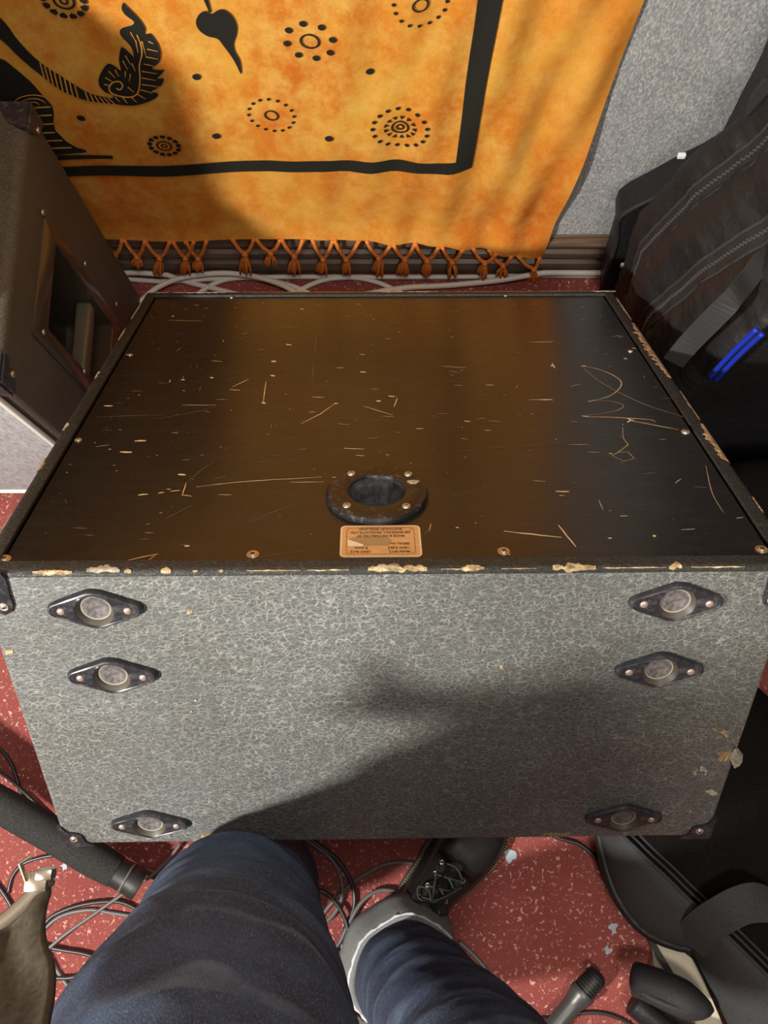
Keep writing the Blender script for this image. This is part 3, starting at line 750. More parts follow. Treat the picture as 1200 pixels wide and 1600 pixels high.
# corner guards: three lobed tabs hugging the corner
def guard(cx, cy, cz, s=1.0, flaps='xyz', long=1.0):
    bm = bmesh.new(); sx = 1 if cx > 0 else -1; sy = -1 if cy < .1 else 1; sz = 1 if cz > -.1 else -1
    tab = [(0, 0), (.036, 0), (.036, .003), (.031, .0055), (.027, .0095), (.0262, .0155), (.0245, .0205), (.0215, .0235), (.017, .0255), (.0105, .0262), (.0065, .030), (.0035, .036), (0, .036)]
    c = V((cx, cy, cz))
    for a in flaps:
        n = {'x': V((sx, 0, 0)), 'y': V((0, sy, 0)), 'z': V((0, 0, sz))}[a]
        o1, o2 = [v_ for k, v_ in (('x', V((-sx, 0, 0))), ('y', V((0, -sy, 0))), ('z', V((0, 0, -sz)))) if k != a]
        l2 = long
        pts_ = [c - n*.001 + o1*u*s*(.62 if long > 1 else 1) + o2*w_*s*l2 for u, w_ in tab]
        if a == 'z' and long > 1: continue
        poly(bm, pts_, n, .0034)
    bmesh.ops.remove_doubles(bm, verts=bm.verts, dist=.0001)
    rr = .0065
    bmesh.ops.create_uvsphere(bm, u_segments=16, v_segments=10, radius=rr, matrix=Matrix.Translation(c + V((-sx*rr*.55, -sy*rr*.55, -sz*rr*.55))))
    gd = obj('corner_guard', bm, 'plastic', cab, smooth=True, auto=35)
    o = obj('screw', screw_bm(.0045), ('rivet', 'screw', 'slot'), gd)
    if long > 1: pos = c + V((-sx*.009*s, 0, -sz*.0245*s*1.15))
    else: pos = c + V((-sx*.0155*s, 0, -sz*.0155*s))
    o.matrix_local = Matrix.Translation(pos + V((0, sy*.0024, 0))) @ fm
    return gd
tabp = [lf(*p) for p in ((-43, 893), (2, 893), (10, 902), (16, 925), (22, 944), (20, 953), (11, 958), (0, 955), (-8, 944), (-16, 930), (-28, 926), (-42, 925))]
for sx in (-1, 1):
    bm = bmesh.new()
    pts_ = [V((sx*-max(p.x, -W2), .0005, min(p.z, 0))) for p in tabp]
    poly(bm, pts_, (0, -1, 0), .0034)
    poly(bm, [V((sx*(W2-.0005), .038*u, -.045*w_)) for u, w_ in ((0, 0), (.95, 0), (1, .15), (.8, .35), (.6, .6), (.55, .9), (.35, 1), (0, 1))], (sx, 0, 0), .0034)
    bmesh.ops.create_uvsphere(bm, u_segments=16, v_segments=10, radius=.0065, matrix=Matrix.Translation((sx*(W2-.0035), .0035, -.0035)))
    gd = obj('corner_guard', bm, 'plastic', cab, smooth=True, auto=35)
    sp2 = lf(8, 945); o = obj('screw', screw_bm(.0045), ('rivet', 'screw', 'slot'), gd)
    o.matrix_local = Matrix.Translation((-sx*sp2.x, -.0028, sp2.z)) @ fm
guard(-W2, 0, -DD, .95); guard(W2, 0, -DD, .95)
# torn covering and painted glints along edges ------------------------------------------------
def edge_profile(s, r=.006):
    """distance s along the rounded edge between rim top (s<0) and the outer face (s>0) -> (inward, z)"""
    h = r*PI/4
    if s < -h: return (r + (-s-h), 0.0)
    if s > h: return (0.0, -(r + (s-h)))
    a = (s+h)/(2*h)*PI/2
    return (r - r*math.sin(a), -r + r*math.cos(a))
def tear(kind, u0, u1, s0, s1, m_, sd, lift=.0006, name='tear_and_glint'):
    rg = random.Random(sd); bm = bmesh.new(); n = max(5, int((u1-u0)/.0013)); rows = []
    for i in range(n+1):
        u = u0+(u1-u0)*i/n; e = math.sin(PI*min(max(i/n, .04), .96))**.4
        q1 = .62+.6*noise.noise(V((u*130, sd*3.1, 0)))+rg.uniform(-.12, .12); q2 = .62+.7*noise.noise(V((u*170, sd*5.3, 9)))+rg.uniform(-.12, .12)
        a = s0*e*max(.08, q1); b = s1*e*max(.08, q2); row = []
        for k in range(7):
            s = a+(b-a)*k/6; inn_, z = edge_profile(s)
            ed = lift*(1 if 0 < k < 6 else -.6)
            if kind == 'front': p = V((u, inn_ - ed, z + ed))
            elif kind == 'right': p = V((W2 - inn_ + ed, u, z + ed))
            elif kind == 'left': p = V((-W2 + inn_ - ed, u, z + ed))
            elif kind == 'back': p = V((u, LL - inn_ + ed, z + ed))
            row.append(p)
        rows.append(row)
    grid(bm, rows, 0, False)
    return obj(name, bm, m_, cab)
def ux(px, py=893): return lp(px, py).x
for a, b, s0, s1, m_, sd in ((50, 112, -.004, .0050, 'bare', 1), (134, 186, -.0125, .0015, 'paper', 2), (193, 204, -.004, .0040, 'bare', 3), (250, 266, -.006, .0045, 'bare', 4), (300, 308, -.002, .002, 'bare', 5), (340, 348, -.003, .002, 'bare', 6), (385, 470, -.0012, .0012, 'bare', 7), (480, 545, -.0012, .0012, 'bare', 28),
                             (575, 668, -.009, .0045, 'bare', 8), (585, 620, -.011, -.002, 'paper', 9), (690, 722, -.0012, .0012, 'bare', 10), (722, 758, -.008, .0030, 'bare', 11), (785, 840, -.0012, .0012, 'bare', 12), (866, 934, -.009, .0055, 'bare', 13), (945, 985, -.0012, .0012, 'bare', 14), (985, 1045, -.0012, .0012, 'bare', 15), (1050, 1070, -.009, .004, 'bare', 16), (1085, 1170, -.0012, .0012, 'bare', 17)):
    tear('front', ux(a), ux(b), s0, s1, m_, sd)  # thin bare strips stand in for the highlight along the front edge
def uy(px, py): return lp(px, py).y
for p0, p1, s0, s1, m_, sd in (((1055, 590), (985, 505), -.016, .004, 'barebrown', 21), ((1150, 722), (1088, 662), -.016, .006, 'barebrown', 22), ((982, 498), (965, 465), -.004, .003, 'paper', 23), ((1195, 800), (1178, 775), -.003, .004, 'bare', 24), ((1085, 655), (1065, 610), -.004, .004, 'barebrown', 25)):
    tear('right', uy(*p0), uy(*p1), s0, s1, m_, sd)
for p0, p1, s0, s1, m_, sd in (((95, 672), (102, 660), -.008, .004, 'paper', 31), ((70, 735), (78, 715), -.007, .006, 'barebrown', 32), ((145, 590), (152, 580), -.006, .004, 'paper', 33), ((185, 530), (200, 512), -.003, .003, 'bare', 34), ((0, 840), (10, 800), -.002, .004, 'paper', 35), ((208, 497), (222, 470), -.003, .003, 'paper', 36)):
    tear('left', uy(*p0), uy(*p1), s0, s1, m_, sd)
for a, b, s0, s1, m_, sd in ((268, 352, -.011, .003, 'paper', 41), (240, 262, -.007, .002, 'paper', 42), (596, 630, -.010, .002, 'bare', 43), (632, 686, -.008, .002, 'paper', 44), (355, 590, -.0022, .003, 'paper', 46), (690, 925, -.002, .003, 'paper', 47), (925, 965, -.008, .004, 'paper', 45)):
    tear('back', lp(a, 458).x, lp(b, 458).x, s0, s1, m_, sd)
# scrapes on the end face
def facepatch(pts_, m_, th=.0006, name='tear_and_glint', y=0.0):
    bm = bmesh.new(); P2 = [lf(*p) for p in pts_]
    for p in P2: p.y = y-.0001
    poly(bm, P2, (0, -1, 0), th); return obj(name, bm, m_, cab)
facepatch([(1113, 1138), (1122, 1139), (1135, 1142), (1139, 1149), (1135, 1153), (1130, 1146), (1118, 1143)], 'bare')
facepatch([(1120, 1175), (1142, 1174), (1146, 1170), (1140, 1188), (1128, 1190), (1120, 1187), (1124, 1182)], 'barebrown')
facepatch([(1102, 1236), (1112, 1233), (1122, 1240), (1112, 1243)], 'paper')
facepatch([(315, 1302), (332, 1301), (331, 1308), (314, 1308)], 'bare')
facepatch([(845, 1303), (862, 1301), (880, 1302), (892, 1300), (890, 1306), (852, 1307)], 'barebrown', .0008)
facepatch([(780, 1039), (786, 1040), (787, 1045), (782, 1045)], 'bare')
facepatch([(293, 953), (302, 951), (300, 957), (292, 960)], 'bare'); facepatch([(8, 1016), (20, 1014), (21, 1020), (10, 1022)], 'bare')
rg = random.Random(11)
for k in range(26):
    px, py = rg.uniform(130, 1080), rg.uniform(910, 1270); r = rg.uniform(1.0, 2.0)
    facepatch([(px+r*math.cos(a), py+r*math.sin(a)) for a in (0, 1.3, 2.5, 3.8, 5)], 'bare', .0005, 'speck')
for k in range(12):
    px, py = 1082+rg.uniform(0, 22), 1198+rg.uniform(0, 14); r = rg.uniform(1.2, 3)
    facepatch([(px+r*math.cos(a), py+r*math.sin(a)) for a in (0, 1.3, 2.5, 3.8, 5)], 'paper', .0005, 'speck')
# curled flap of vinyl standing off the right edge
bm = bmesh.new(); P2 = [BI @ onp(x, y, BM4 @ V((0, -d, 0)), ay) for x, y, d in ((1139, 1184, .001), (1147, 1170, .002), (1152, 1168, .006), (1160, 1178, .011), (1159, 1190, .012), (1155, 1196, .010), (1147, 1200, .007), (1143, 1192, .004))]
poly(bm, P2, (.3, -.9, .2), .0008); obj('vinyl_flap', bm, 'paper', cab)

# ---------------------------------------------------------------- left cabinet with side handle
LX = -.477
lc_ = thing('speaker_cabinet', 'upright black vinyl speaker cabinet with recessed side handle beside the orange tapestry', 'speaker', (-.75, .6, 0))
def toL(bm): bmesh.ops.translate(bm, vec=-V(lc_.location), verts=bm.verts); return bm
bm = bmesh.new(); LY0, LY1, LH = .395, .795, .560
box(bm, -1.06, LX, LY0, LY1, .004, LH, 0, .014, 4)
h0 = onx(78, 370, LX); 
HY1 = onx(77, 372, LX).y; HY0 = onx(77, 520, LX).y; HZ1 = onx(77, 450, LX).z; HZ0 = onx(174, 500, LX).z
for co_, no in ((HY0, (0, 1, 0)), (HY1, (0, 1, 0)), (HZ0, (0, 0, 1)), (HZ1, (0, 0, 1))):
    pc = V((0, co_, 0)) if no[1] else V((0, 0, co_))
    bmesh.ops.bisect_plane(bm, geom=bm.verts[:]+bm.edges[:]+bm.faces[:], plane_co=pc, plane_no=no)
kill = [f for f in bm.faces if f.normal.x > .9 and HY0 < f.calc_center_median().y < HY1 and HZ0 < f.calc_center_median().z < HZ1]
bmesh.ops.delete(bm, geom=kill, context='FACES')
# sunk front for the grille
bmesh.ops.recalc_face_normals(bm, faces=bm.faces)
obj('shell', toL(bm), 'tolex2', lc_, smooth=True, auto=40)
bm = bmesh.new(); box(bm, -1.03, LX-.022, LY0-.004, LY0+.004, .045, LH-.03, 0, .002)
obj('grille_cloth', toL(bm), 'grille', lc_)
bm = bmesh.new(); P2 = [V((-1.03, LY0-.005, .042)), V((LX-.02, LY0-.005, .042)), V((LX-.02, LY0-.005, LH-.028)), V((-1.03, LY0-.005, LH-.028))]
for a, b in zip(P2, P2[1:]+P2[:1]): tube(bm, [a, b], .0045, 10)
obj('white_piping', toL(bm), 'cablewhite', lc_, smooth=True, auto=60)
# handle: plate frame, tray, grip bar, screws
PY1 = onx(57, 318, LX).y; PY0 = onx(57, 531, LX).y; PZ1 = onx(56, 430, LX).z; PZ0 = onx(185, 500, LX).z
hp = None
bm = bmesh.new(); xo = LX; th = .003
def rr_yz(y0, y1, z0, z1, r, x, n=6):
    P3 = []
    for sy, sz, a0 in ((1, 1, 0), (-1, 1, PI/2), (-1, -1, PI), (1, -1, 1.5*PI)):
        for k in range(n+1):
            a = a0+PI/2*k/n; P3.append(V((x, (y0+y1)/2+sy*((y1-y0)/2-r)+r*math.cos(a), (z0+z1)/2+sz*((z1-z0)/2-r)+r*math.sin(a))))
    return P3
loops = [rr_yz(PY0, PY1, PZ0, PZ1, .012, xo), rr_yz(PY0, PY1, PZ0, PZ1, .012, xo+.003), rr_yz(PY0+.003, PY1-.003, PZ0+.003, PZ1-.003, .010, xo+.0045),
         rr_yz(HY0-.002, HY1+.002, HZ0-.002, HZ1+.002, .008, xo+.0045), rr_yz(HY0, HY1, HZ0, HZ1, .008, xo+.002), rr_yz(HY0+.004, HY1-.004, HZ0+.004, HZ1-.004, .008, xo-.075)]
RL = [[bm.verts.new(p) for p in l_] for l_ in loops]
for a, b in zip(RL, RL[1:]):
    for k in range(len(a)): bm.faces.new((a[k], a[(k+1) % len(a)], b[(k+1) % len(a)], b[k]))
bm.faces.new(RL[-1])
hd = obj('side_handle', toL(bm), 'handleplate', lc_, smooth=True, auto=35)
bm = bmesh.new(); gz = HZ1-.055
zb_ = HZ0 + (HZ1-HZ0)*.30
box(bm, LX-.03, LX-.004, HY0+.001, HY1-.001, zb_-.016, zb_+.012, 0, .006, 3)
obj('grip_bar', toL(bm), 'grip', hd, smooth=True, auto=40)
for px, py in ((67, 332), (68, 519), (133, 412), (182, 475), (132, 580)):
    pos = onx(px, py, LX+.0045); o = obj('screw', screw_bm(.0042), ('screw', 'screw', 'slot'), hd)
    o.matrix_local = Matrix.Translation(pos - V(lc_.location)) @ Matrix.Rotation(PI/2, 4, 'Y')
# corner guards on the left cabinet
def guard2(y, z, sy, sz):
    bm = bmesh.new(); tab = [(u*.72, w_*.72) for u, w_ in [(0, 0), (.055, 0), (.056, .008), (.050, .018), (.044, .030), (.036, .040), (.022, .050), (.008, .056), (0, .055)]]
    c = V((LX, y, z))
    poly(bm, [c + V((-.001, -sy*u, -sz*w_)) for u, w_ in tab], (1, 0, 0), .0042)
    poly(bm, [c + V((-u, sy*-.001, -sz*w_)) for u, w_ in tab], (0, sy, 0), .0042)
    poly(bm, [c + V((-u, -sy*w_, sz*-.001)) for u, w_ in tab], (0, 0, sz), .0042)
    bmesh.ops.create_uvsphere(bm, u_segments=18, v_segments=12, radius=.015, matrix=Matrix.Translation(c + V((-.0105, -sy*.0105, -sz*.0105))))
    gd = obj('corner_guard', toL(bm), 'plastic', lc_, smooth=True, auto=35)
    o = obj('screw', screw_bm(.0048), ('brass', 'screw', 'slot'), gd)
    o.matrix_local = Matrix.Translation(c + V((.0034, -sy*.022, -sz*.026)) - V(lc_.location)) @ Matrix.Rotation(PI/2, 4, 'Y')
guard2(LY1, LH, 1, 1); guard2(LY0, LH, -1, 1); guard2(LY0, .004, -1, -1)

ah = thing('added_amp_head', 'unseen amplifier head added on the left cabinet to shade the tapestry', 'amplifier', (-.78, .615, LH+.001))  # out of view, added so that its shadow falls on the tapestry
bm = bmesh.new(); box(bm, -.26, .26, -.165, .165, .012, .29, 0, .012, 3); obj('shell', bm, 'tolex2', ah, smooth=True, auto=40)
bm = bmesh.new(); box(bm, -.23, .23, -.168, -.160, .035, .265, 0, .003); obj('front_panel', bm, 'grille', ah)
for sx in (-.21, .21):
    for sy in (-.12, .12):
        bm = bmesh.new(); lathe(bm, [(.014, .012), (.017, 0)], 16, Matrix.Translation((sx, sy, 0))); obj('foot', bm, 'rubber', ah)
for k in range(5):
    bm = bmesh.new(); lathe(bm, [(.012, 0), (.011, .012), (.009, .014)], 20, Matrix.Translation((-.15+.06*k, -.168, .08)) @ Matrix.Rotation(PI/2, 4, 'X')); obj('knob', bm, 'plastic', ah, smooth=True)

# ---------------------------------------------------------------- white cables by the skirting
def cable(name, pts_, r, m_, label, cat, group, n=6, z0=None):
    P2 = []
    for p in pts_:
        z = r + (p[2] if len(p) > 2 else 0); P2.append(onz(p[0], p[1], z))
    P2 = catmull(P2, n)
    for p in P2: p.y = min(p.y, YW-.022-r)
    bm = bmesh.new(); tube(bm, P2, r, 10)
    o = obj(name, bm, m_, None, smooth=True); tag(o, label, cat, group or ('white cables along the skirting' if name == 'white_cable' else 'cables lying on the red carpet')); return o
cable('white_cable', [(170, 398, .01), (215, 412, .012), (250, 425, .006), (290, 440, 0), (330, 450, 0), (380, 462, 0)], .0052, 'cablewhite', 'white cable dropping from behind the left cabinet along the skirting', 'cable', None)
cable('white_cable', [(190, 436), (260, 440), (330, 436), (420, 433), (560, 433), (700, 433), (840, 431), (950, 430), (1100, 430)], .0048, 'cablewhite', 'straight white cable running along the foot of the skirting', 'cable', None)
cable('white_cable', [(215, 475, .012), (245, 450, .012), (285, 434, .012), (340, 427, .012), (385, 430, .012), (420, 438, .012), (450, 450, .012), (480, 470, .012)], .0054, 'cablewhite', 'tallest arching white cable loop behind the left of the tilted cabinet', 'cable', None)
cable('white_cable', [(290, 475), (320, 452), (350, 438), (390, 434), (430, 440), (470, 452), (500, 470)], .0050, 'cablewhite', 'smaller white cable arch nested under the tallest loop', 'cable', None)
cable('white_cable', [(440, 470), (475, 450), (510, 437), (550, 434), (585, 440), (615, 452), (650, 470)], .0050, 'cablewhite', 'white cable arch behind the middle of the tilted cabinet', 'cable', None)
cable('white_cable', [(560, 462), (630, 450), (700, 446, 0), (780, 438, .006), (850, 426, .012), (920, 417, .012), (968, 411, .012)], .0058, 'cablewhite', 'thick white cable rising to the right towards the gig bag', 'cable', None)

# ---------------------------------------------------------------- gig bag at the right
gb = thing('gig_bag', 'black nylon gig bag with two long zips leaning against grey wall', 'bag', (.7, .65, 0))
def toG(bm): bmesh.ops.translate(bm, vec=-V(gb.location), verts=bm.verts); return bm
def interp(tbl, z):
    if z <= tbl[0][0]: return tbl[0][1]
    for (z0, x0), (z1, x1) in zip(tbl, tbl[1:]):
        if z <= z1:
            u = (z-z0)/(z1-z0); u = u*u*(3-2*u)*.5+u*.5; return x0+(x1-x0)*u
    return tbl[-1][1]
XT = [(0, .450), (.16, .431), (.31, .412), (.45, .440), (.59, .492), (.75, .545), (.95, .60)]
YTAB = [(0, .40), (.2, .42), (.35, .46), (.5, .475), (.7, .51), (.95, .56)]
def bagx(y, z):
    b = 0
    b += .020*math.exp(-((y-.665)/.045)**2) + .016*math.exp(-((y-.765)/.028)**2) + .014*math.exp(-((y-.55)/.04)**2)
    for yc in (.686, .568): b += .0050*(.5+.5*math.sin(z*210+5*noise.noise(V((z*22, yc*9, 3)))))*(.4+.9*abs(noise.noise(V((z*14, yc*5, 8)))))*math.exp(-((y-yc)/.014)**2)
    b += .0035*noise.noise(V((y*26, z*38, 1))) + .0028*abs(noise.noise(V((y*60, z*75, 5))))
    return interp(XT, z) - b + .012
bm = bmesh.new(); rows = []
for j in range(241):
    z = .004 + .94*j/240; row = []; yf = interp(YTAB, z); x0_ = .0
    row.append(V((1.02, .785, z))); row.append(V((bagx(.78, z)+.05, .785, z)))
    for i in range(61):
        y = .782 - (.782-yf-.02)*i/60; row.append(V((bagx(y, z), y, z)))
    xf = bagx(yf+.02, z)
    for k in range(1, 7): a = PI/2*k/6; row.append(V((xf+.03*(1-math.cos(a)), yf+.02-.03*math.sin(a), z)))
    for k in range(1, 15): row.append(V((xf+.03+(1.0-xf-.03)*k/14, yf-.010+.004*noise.noise(V((k*.6, z*14, 2))), z)))
    row.append(V((1.02, .785, z))); rows.append(row)
R = grid(bm, rows); bm.faces.new([v_ for v_ in R[-1][:-1]]); bm.faces.new([v_ for v_ in R[0][:-1]])
bmesh.ops.remove_doubles(bm, verts=bm.verts, dist=.0003)
obj('bag_body', toG(bm), 'nylon', gb, smooth=True, auto=60)
# stiff back panel with its own outline
bm = bmesh.new()
sil = [ony(x, y, .83) for x, y in ((935, 444), (942, 415), (952, 385), (962, 350), (963, 325), (968, 312), (985, 299), (1020, 281), (1062, 258), (1098, 241), (1130, 222), (1146, 192), (1162, 160), (1178, 130), (1192, 103), (1210, 60), (1260, -60), (1330, -200))]
sil = [p for p in sil]; sil += [V((1.03, .83, sil[-1].z)), V((1.03, .83, sil[0].z))]
poly(bm, [V((p.x, .848, max(p.z, .004))) for p in sil], (0, -1, 0), .05)
bmesh.ops.recalc_face_normals(bm, faces=bm.faces)
obj('back_panel', toG(bm), 'nylon', gb)
bm = bmesh.new(); tube(bm, catmull([V((p.x, .798, p.z)) for p in sil[:-2]], 3), .0045, 8); obj('edge_binding', toG(bm), 'tape', gb, smooth=True)
def zipline(y, z0, z1, name='zip'):
    P2 = [V((bagx(y, z)-.0015, y, z)) for z in [z0+(z1-z0)*k/60 for k in range(61)]]
    bm = bmesh.new(); ribbon(bm, P2, V((0, 1, 0)), .030, .0018, 0)
    zt = obj('zip_tape', toG(bm), 'tape', gb)
    bm = bmesh.new()
    for k in range(0, 240):
        u = k/240*60; i = int(u); p = P2[i].lerp(P2[min(i+1, 60)], u-i); s = .0026 if k % 2 else -.0026
        box(bm, p.x-.0030, p.x-.0005, p.y+s*.45-.0015, p.y+s*.45+.0015, p.z-.0008, p.z+.0008)
    bmesh.ops.translate(bm, vec=-V(gb.location), verts=bm.verts)
    obj('zip_teeth', bm, 'screw' if False else 'zip', zt)
    bm = bmesh.new()
    for s in (-1, 1): tube(bm, [p+V((-.001, s*.0165, 0)) for p in P2], .0028, 6)
    obj('zip_piping', toG(bm), 'nylonlite', zt, smooth=True)
zipline(.718, .14, .92); zipline(.600, .25, .92)
bm = bmesh.new()
P2 = catmull([onp(x, y, V((0, yy, 0)), (0, 1, 0)) for x, y, yy in ((1052, 566, .475), (1078, 535, .485), (1112, 500, .49), (1143, 468, .50), (1168, 438, .53), (1196, 405, .56), (1240, 380, .60))], 6)
ribbon(bm, P2, V((.55, -.45, -.5)), .030, .003); obj('webbing_strap', toG(bm), 'web', gb)
bm = bmesh.new(); P2 = catmull([ony(x, y, .77) for x, y in ((1205, 125), (1185, 150), (1176, 180), (1172, 208), (1180, 235))], 6)
ribbon(bm, P2, V((1, 0, .3)), .018, .003); obj('carry_loop', toG(bm), 'web', gb)
for a, b, c_ in ((1065, 243, .78), (975, 414, .775)):
    bm = bmesh.new(); p = ony(a, b, c_); box(bm, p.x-.006, p.x+.005, p.y-.004, p.y+.002, p.z-.003, p.z+.005, 0, .001); obj('white_tag', toG(bm), 'white', gb)
bm = bmesh.new()
for o_ in (0, .012):
    P2 = catmull([ony(x, y, .440) for x, y in ((1108, 590), (1128, 568), (1150, 545), (1170, 526), (1182, 515))], 6)
    tube(bm, [p+V((o_, 0, -o_)) for p in P2], .0035, 8)
# pocket in front carrying the blue piping
obj('blue_piping', toG(bm), 'blue', gb, smooth=True)

# ---------------------------------------------------------------- black holdall in the dark, right of the cabinet
hb = thing('holdall', 'black holdall lying in shadow right of the tilted cabinet', 'bag', (.80, .245, 0))
bm = bmesh.new(); box(bm, -.31, .34, -.145, .125, .004, .36, 0, .06, 6)
bmesh.ops.subdivide_edges(bm, edges=[e for e in bm.edges if e.calc_length() > .1], cuts=6, use_grid_fill=True)
for v_ in bm.verts: v_.co += v_.normal*.010*noise.noise(v_.co*9)*(1 if v_.co.z > .03 else 0)
obj('bag_body', bm, 'dull', hb, smooth=True)
bm = bmesh.new(); tube(bm, [V((-.24, -.02, .362)), V((0, -.03, .366)), V((.26, -.02, .362))], .004, 8); obj('zip', bm, 'zip', hb)
bm = bmesh.new(); ribbon(bm, catmull([V((-.1, -.150, .25)), V((-.09, -.11, .375)), V((0, -.03, .44)), V((.1, -.11, .375)), V((.11, -.150, .25))], 6), V((1, 0, 0)), .03, .003); obj('handle', bm, 'web', hb)

# ---------------------------------------------------------------- soft case lower right
sc_ = thing('instrument_case', 'grey and black soft instrument case with rounded end lying on the red carpet', 'case', (.6, -.25, 0))
def toS(bm): bmesh.ops.translate(bm, vec=-V(sc_.location), verts=bm.verts); return bm
rimp = [(925, 1270), (936, 1310), (942, 1345), (955, 1385), (975, 1422), (1000, 1450), (1028, 1467), (1056, 1477), (1078, 1484), (1098, 1520), (1118, 1560), (1138, 1602), (1165, 1660), (1195, 1730)]
l1p = [(940, 1268), (968, 1302), (988, 1322), (1012, 1346), (1038, 1370), (1062, 1394), (1086, 1417), (1108, 1438), (1130, 1459), (1152, 1480), (1175, 1503), (1205, 1533), (1250, 1578), (1310, 1640)]
rim = catmull([onz(x, y, .06) for x, y in rimp], 4); L1 = catmull([onz(x, y, .19) for x, y in l1p], 4)
rows = []
nn = V((.70, .71, 0))
for a, b in zip(rim, L1):
    base = V((a.x+.012, a.y+.008, .009)); m1 = a.lerp(b, .35)+V((-.004, -.004, .018)); m2 = a.lerp(b, .75)+V((0, 0, .012))
    rows.append([base, V((a.x+.002, a.y, .03)), a, a.lerp(b, .06)+V((0, 0, .007)), m1, m2, b, b+nn*.006+V((0, 0, -.004)), b+nn*.016+V((0, 0, -.003)), b+nn*.022+V((0, 0, .006)), b+nn*.05+V((0, 0, .016)), b+nn*.22+V((0, 0, .02)), b+nn*.32+V((0, 0, -.01)), V((b.x+nn.x*.35, b.y+nn.y*.35, .009))])
bm = bmesh.new(); R = grid(bm, rows)
for r_ in (R[0], R[-1]): bm.faces.new(r_)
for f in bm.faces:
    vi = [v_.co for v_ in f.verts]
bm.faces.ensure_lookup_table()
ncol = len(rows[0])-1
for k in range(len(rows)-1):
    for j in range(ncol):
        bm.faces[k*ncol+j].material_index = 1 if 2 <= j <= 5 else 0
obj('case_body', toS(bm), ('dull', 'felt'), sc_, smooth=True)
bm = bmesh.new(); P2 = [p+V((.001, 0, .002)) for p in rim[:33]]
tube(bm, P2, .0105, 10, flat=.8); obj('edge_binding', toS(bm), 'nylon', sc_, smooth=True)
bm = bmesh.new()
for o_, r in ((.002, .0028), (.020, .0028), (.011, .0022)): tube(bm, [p+nn*o_+V((0, 0, .001)) for p in L1], r, 6)
obj('zip', toS(bm), 'nylonlite', sc_, smooth=True)
bm = bmesh.new(); P2 = catmull([onz(1078, 1474, .13), onz(1098, 1450, .19), onz(1130, 1428, .235), onz(1165, 1412, .25), onz(1200, 1412, .245), onz(1250, 1430, .22)], 6)
ribbon(bm, P2, V((.65, -.75, .12)), .052, .004); obj('carry_strap', toS(bm), 'felt', sc_)

# cream board + black pad beneath
bm = bmesh.new(); P2 = [onz(x, y, .004) for x, y in ((1016, 1458), (1052, 1476), (1085, 1500), (1122, 1585), (1150, 1660), (1035, 1660), (1026, 1560))]
poly(bm, [p-V((0, 0, .003)) for p in P2], (0, 0, 1), .006); tag(obj('cream_board', bm, 'cream'), 'cream coloured board lying under the soft case on red carpet', 'board')
bm = bmesh.new(); ribbon(bm, catmull([onz(1010, 1452, .035), onz(1022, 1478, .030), onz(1040, 1508, .030), onz(1062, 1545, .030), onz(1085, 1580, .028)], 5), V((1, .2, 0)), .009, .003)
tag(obj('thin_strap', bm, 'web'), 'thin black strap lying across the cream board', 'strap')
pd = thing('padded_grip', 'rounded black padded grip lying over the cream board', 'grip')
bm = bmesh.new(); P2 = catmull([onz(984, 1528, .055), onz(1000, 1532, .06), onz(1040, 1548, .065), onz(1080, 1566, .065), onz(1112, 1578, .055)], 6)
rr = [.010, .020, .027, .031, .033] + [.034]*12 + [.033, .031, .029, .026, .022, .018, .012, .006]; rr = (rr+[.02]*30)[:len(P2)]
tube(bm, P2, rr, 18, disp=lambda u, a: 1+.05*math.sin(9*u+2*a), flat=.8); obj('pad', bm, 'nylonlite', pd, smooth=True)
bm = bmesh.new(); P2 = catmull([onz(990, 1565, .03), onz(1020, 1590, .035), onz(1055, 1612, .03), onz(1090, 1625, .03)], 6)
tube(bm, P2, .03, 14, flat=.7); obj('flap', bm, 'nylon', pd, smooth=True)
bm = bmesh.new(); tube(bm, catmull([onz(986, 1540, .082), onz(1020, 1560, .092), onz(1062, 1577, .094), onz(1104, 1584, .082)], 6), .004, 8); obj('seam', bm, 'felt', pd, smooth=True)

# ---------------------------------------------------------------- microphone
mi_ = thing('microphone', 'dark grey handheld microphone with ribbed head lying on red carpet', 'microphone')
A = onz(936, 1520, .024); B = onz(842, 1632, .024); d = (B-A).normalized(); LM = .17
mi_.matrix_world = Matrix.Translation(A) @ d.to_track_quat('Z', 'Y').to_matrix().to_4x4()
bm = bmesh.new(); lathe(bm, [(.003, -.002), (.012, .0), (.0165, .004), (.018, .009)] + [q for k in range(5) for q in ((.0185, .010+k*.0055), (.0185, .0128+k*.0055), (.0170, .0136+k*.0055), (.0170, .0148+k*.0055))] + [(.0185, .038)], 32)
obj('grille', bm, 'micgrille', mi_, smooth=True, auto=30)
bm = bmesh.new(); lathe(bm, [(.0205, .0375), (.0212, .040), (.0212, .046), (.0185, .052), (.0165, .060), (.0152, .066), (.0150, .10), (.0125, .16), (.0118, .175), (.010, .177)], 32)
obj('body', bm, 'mic', mi_, smooth=True, auto=30)

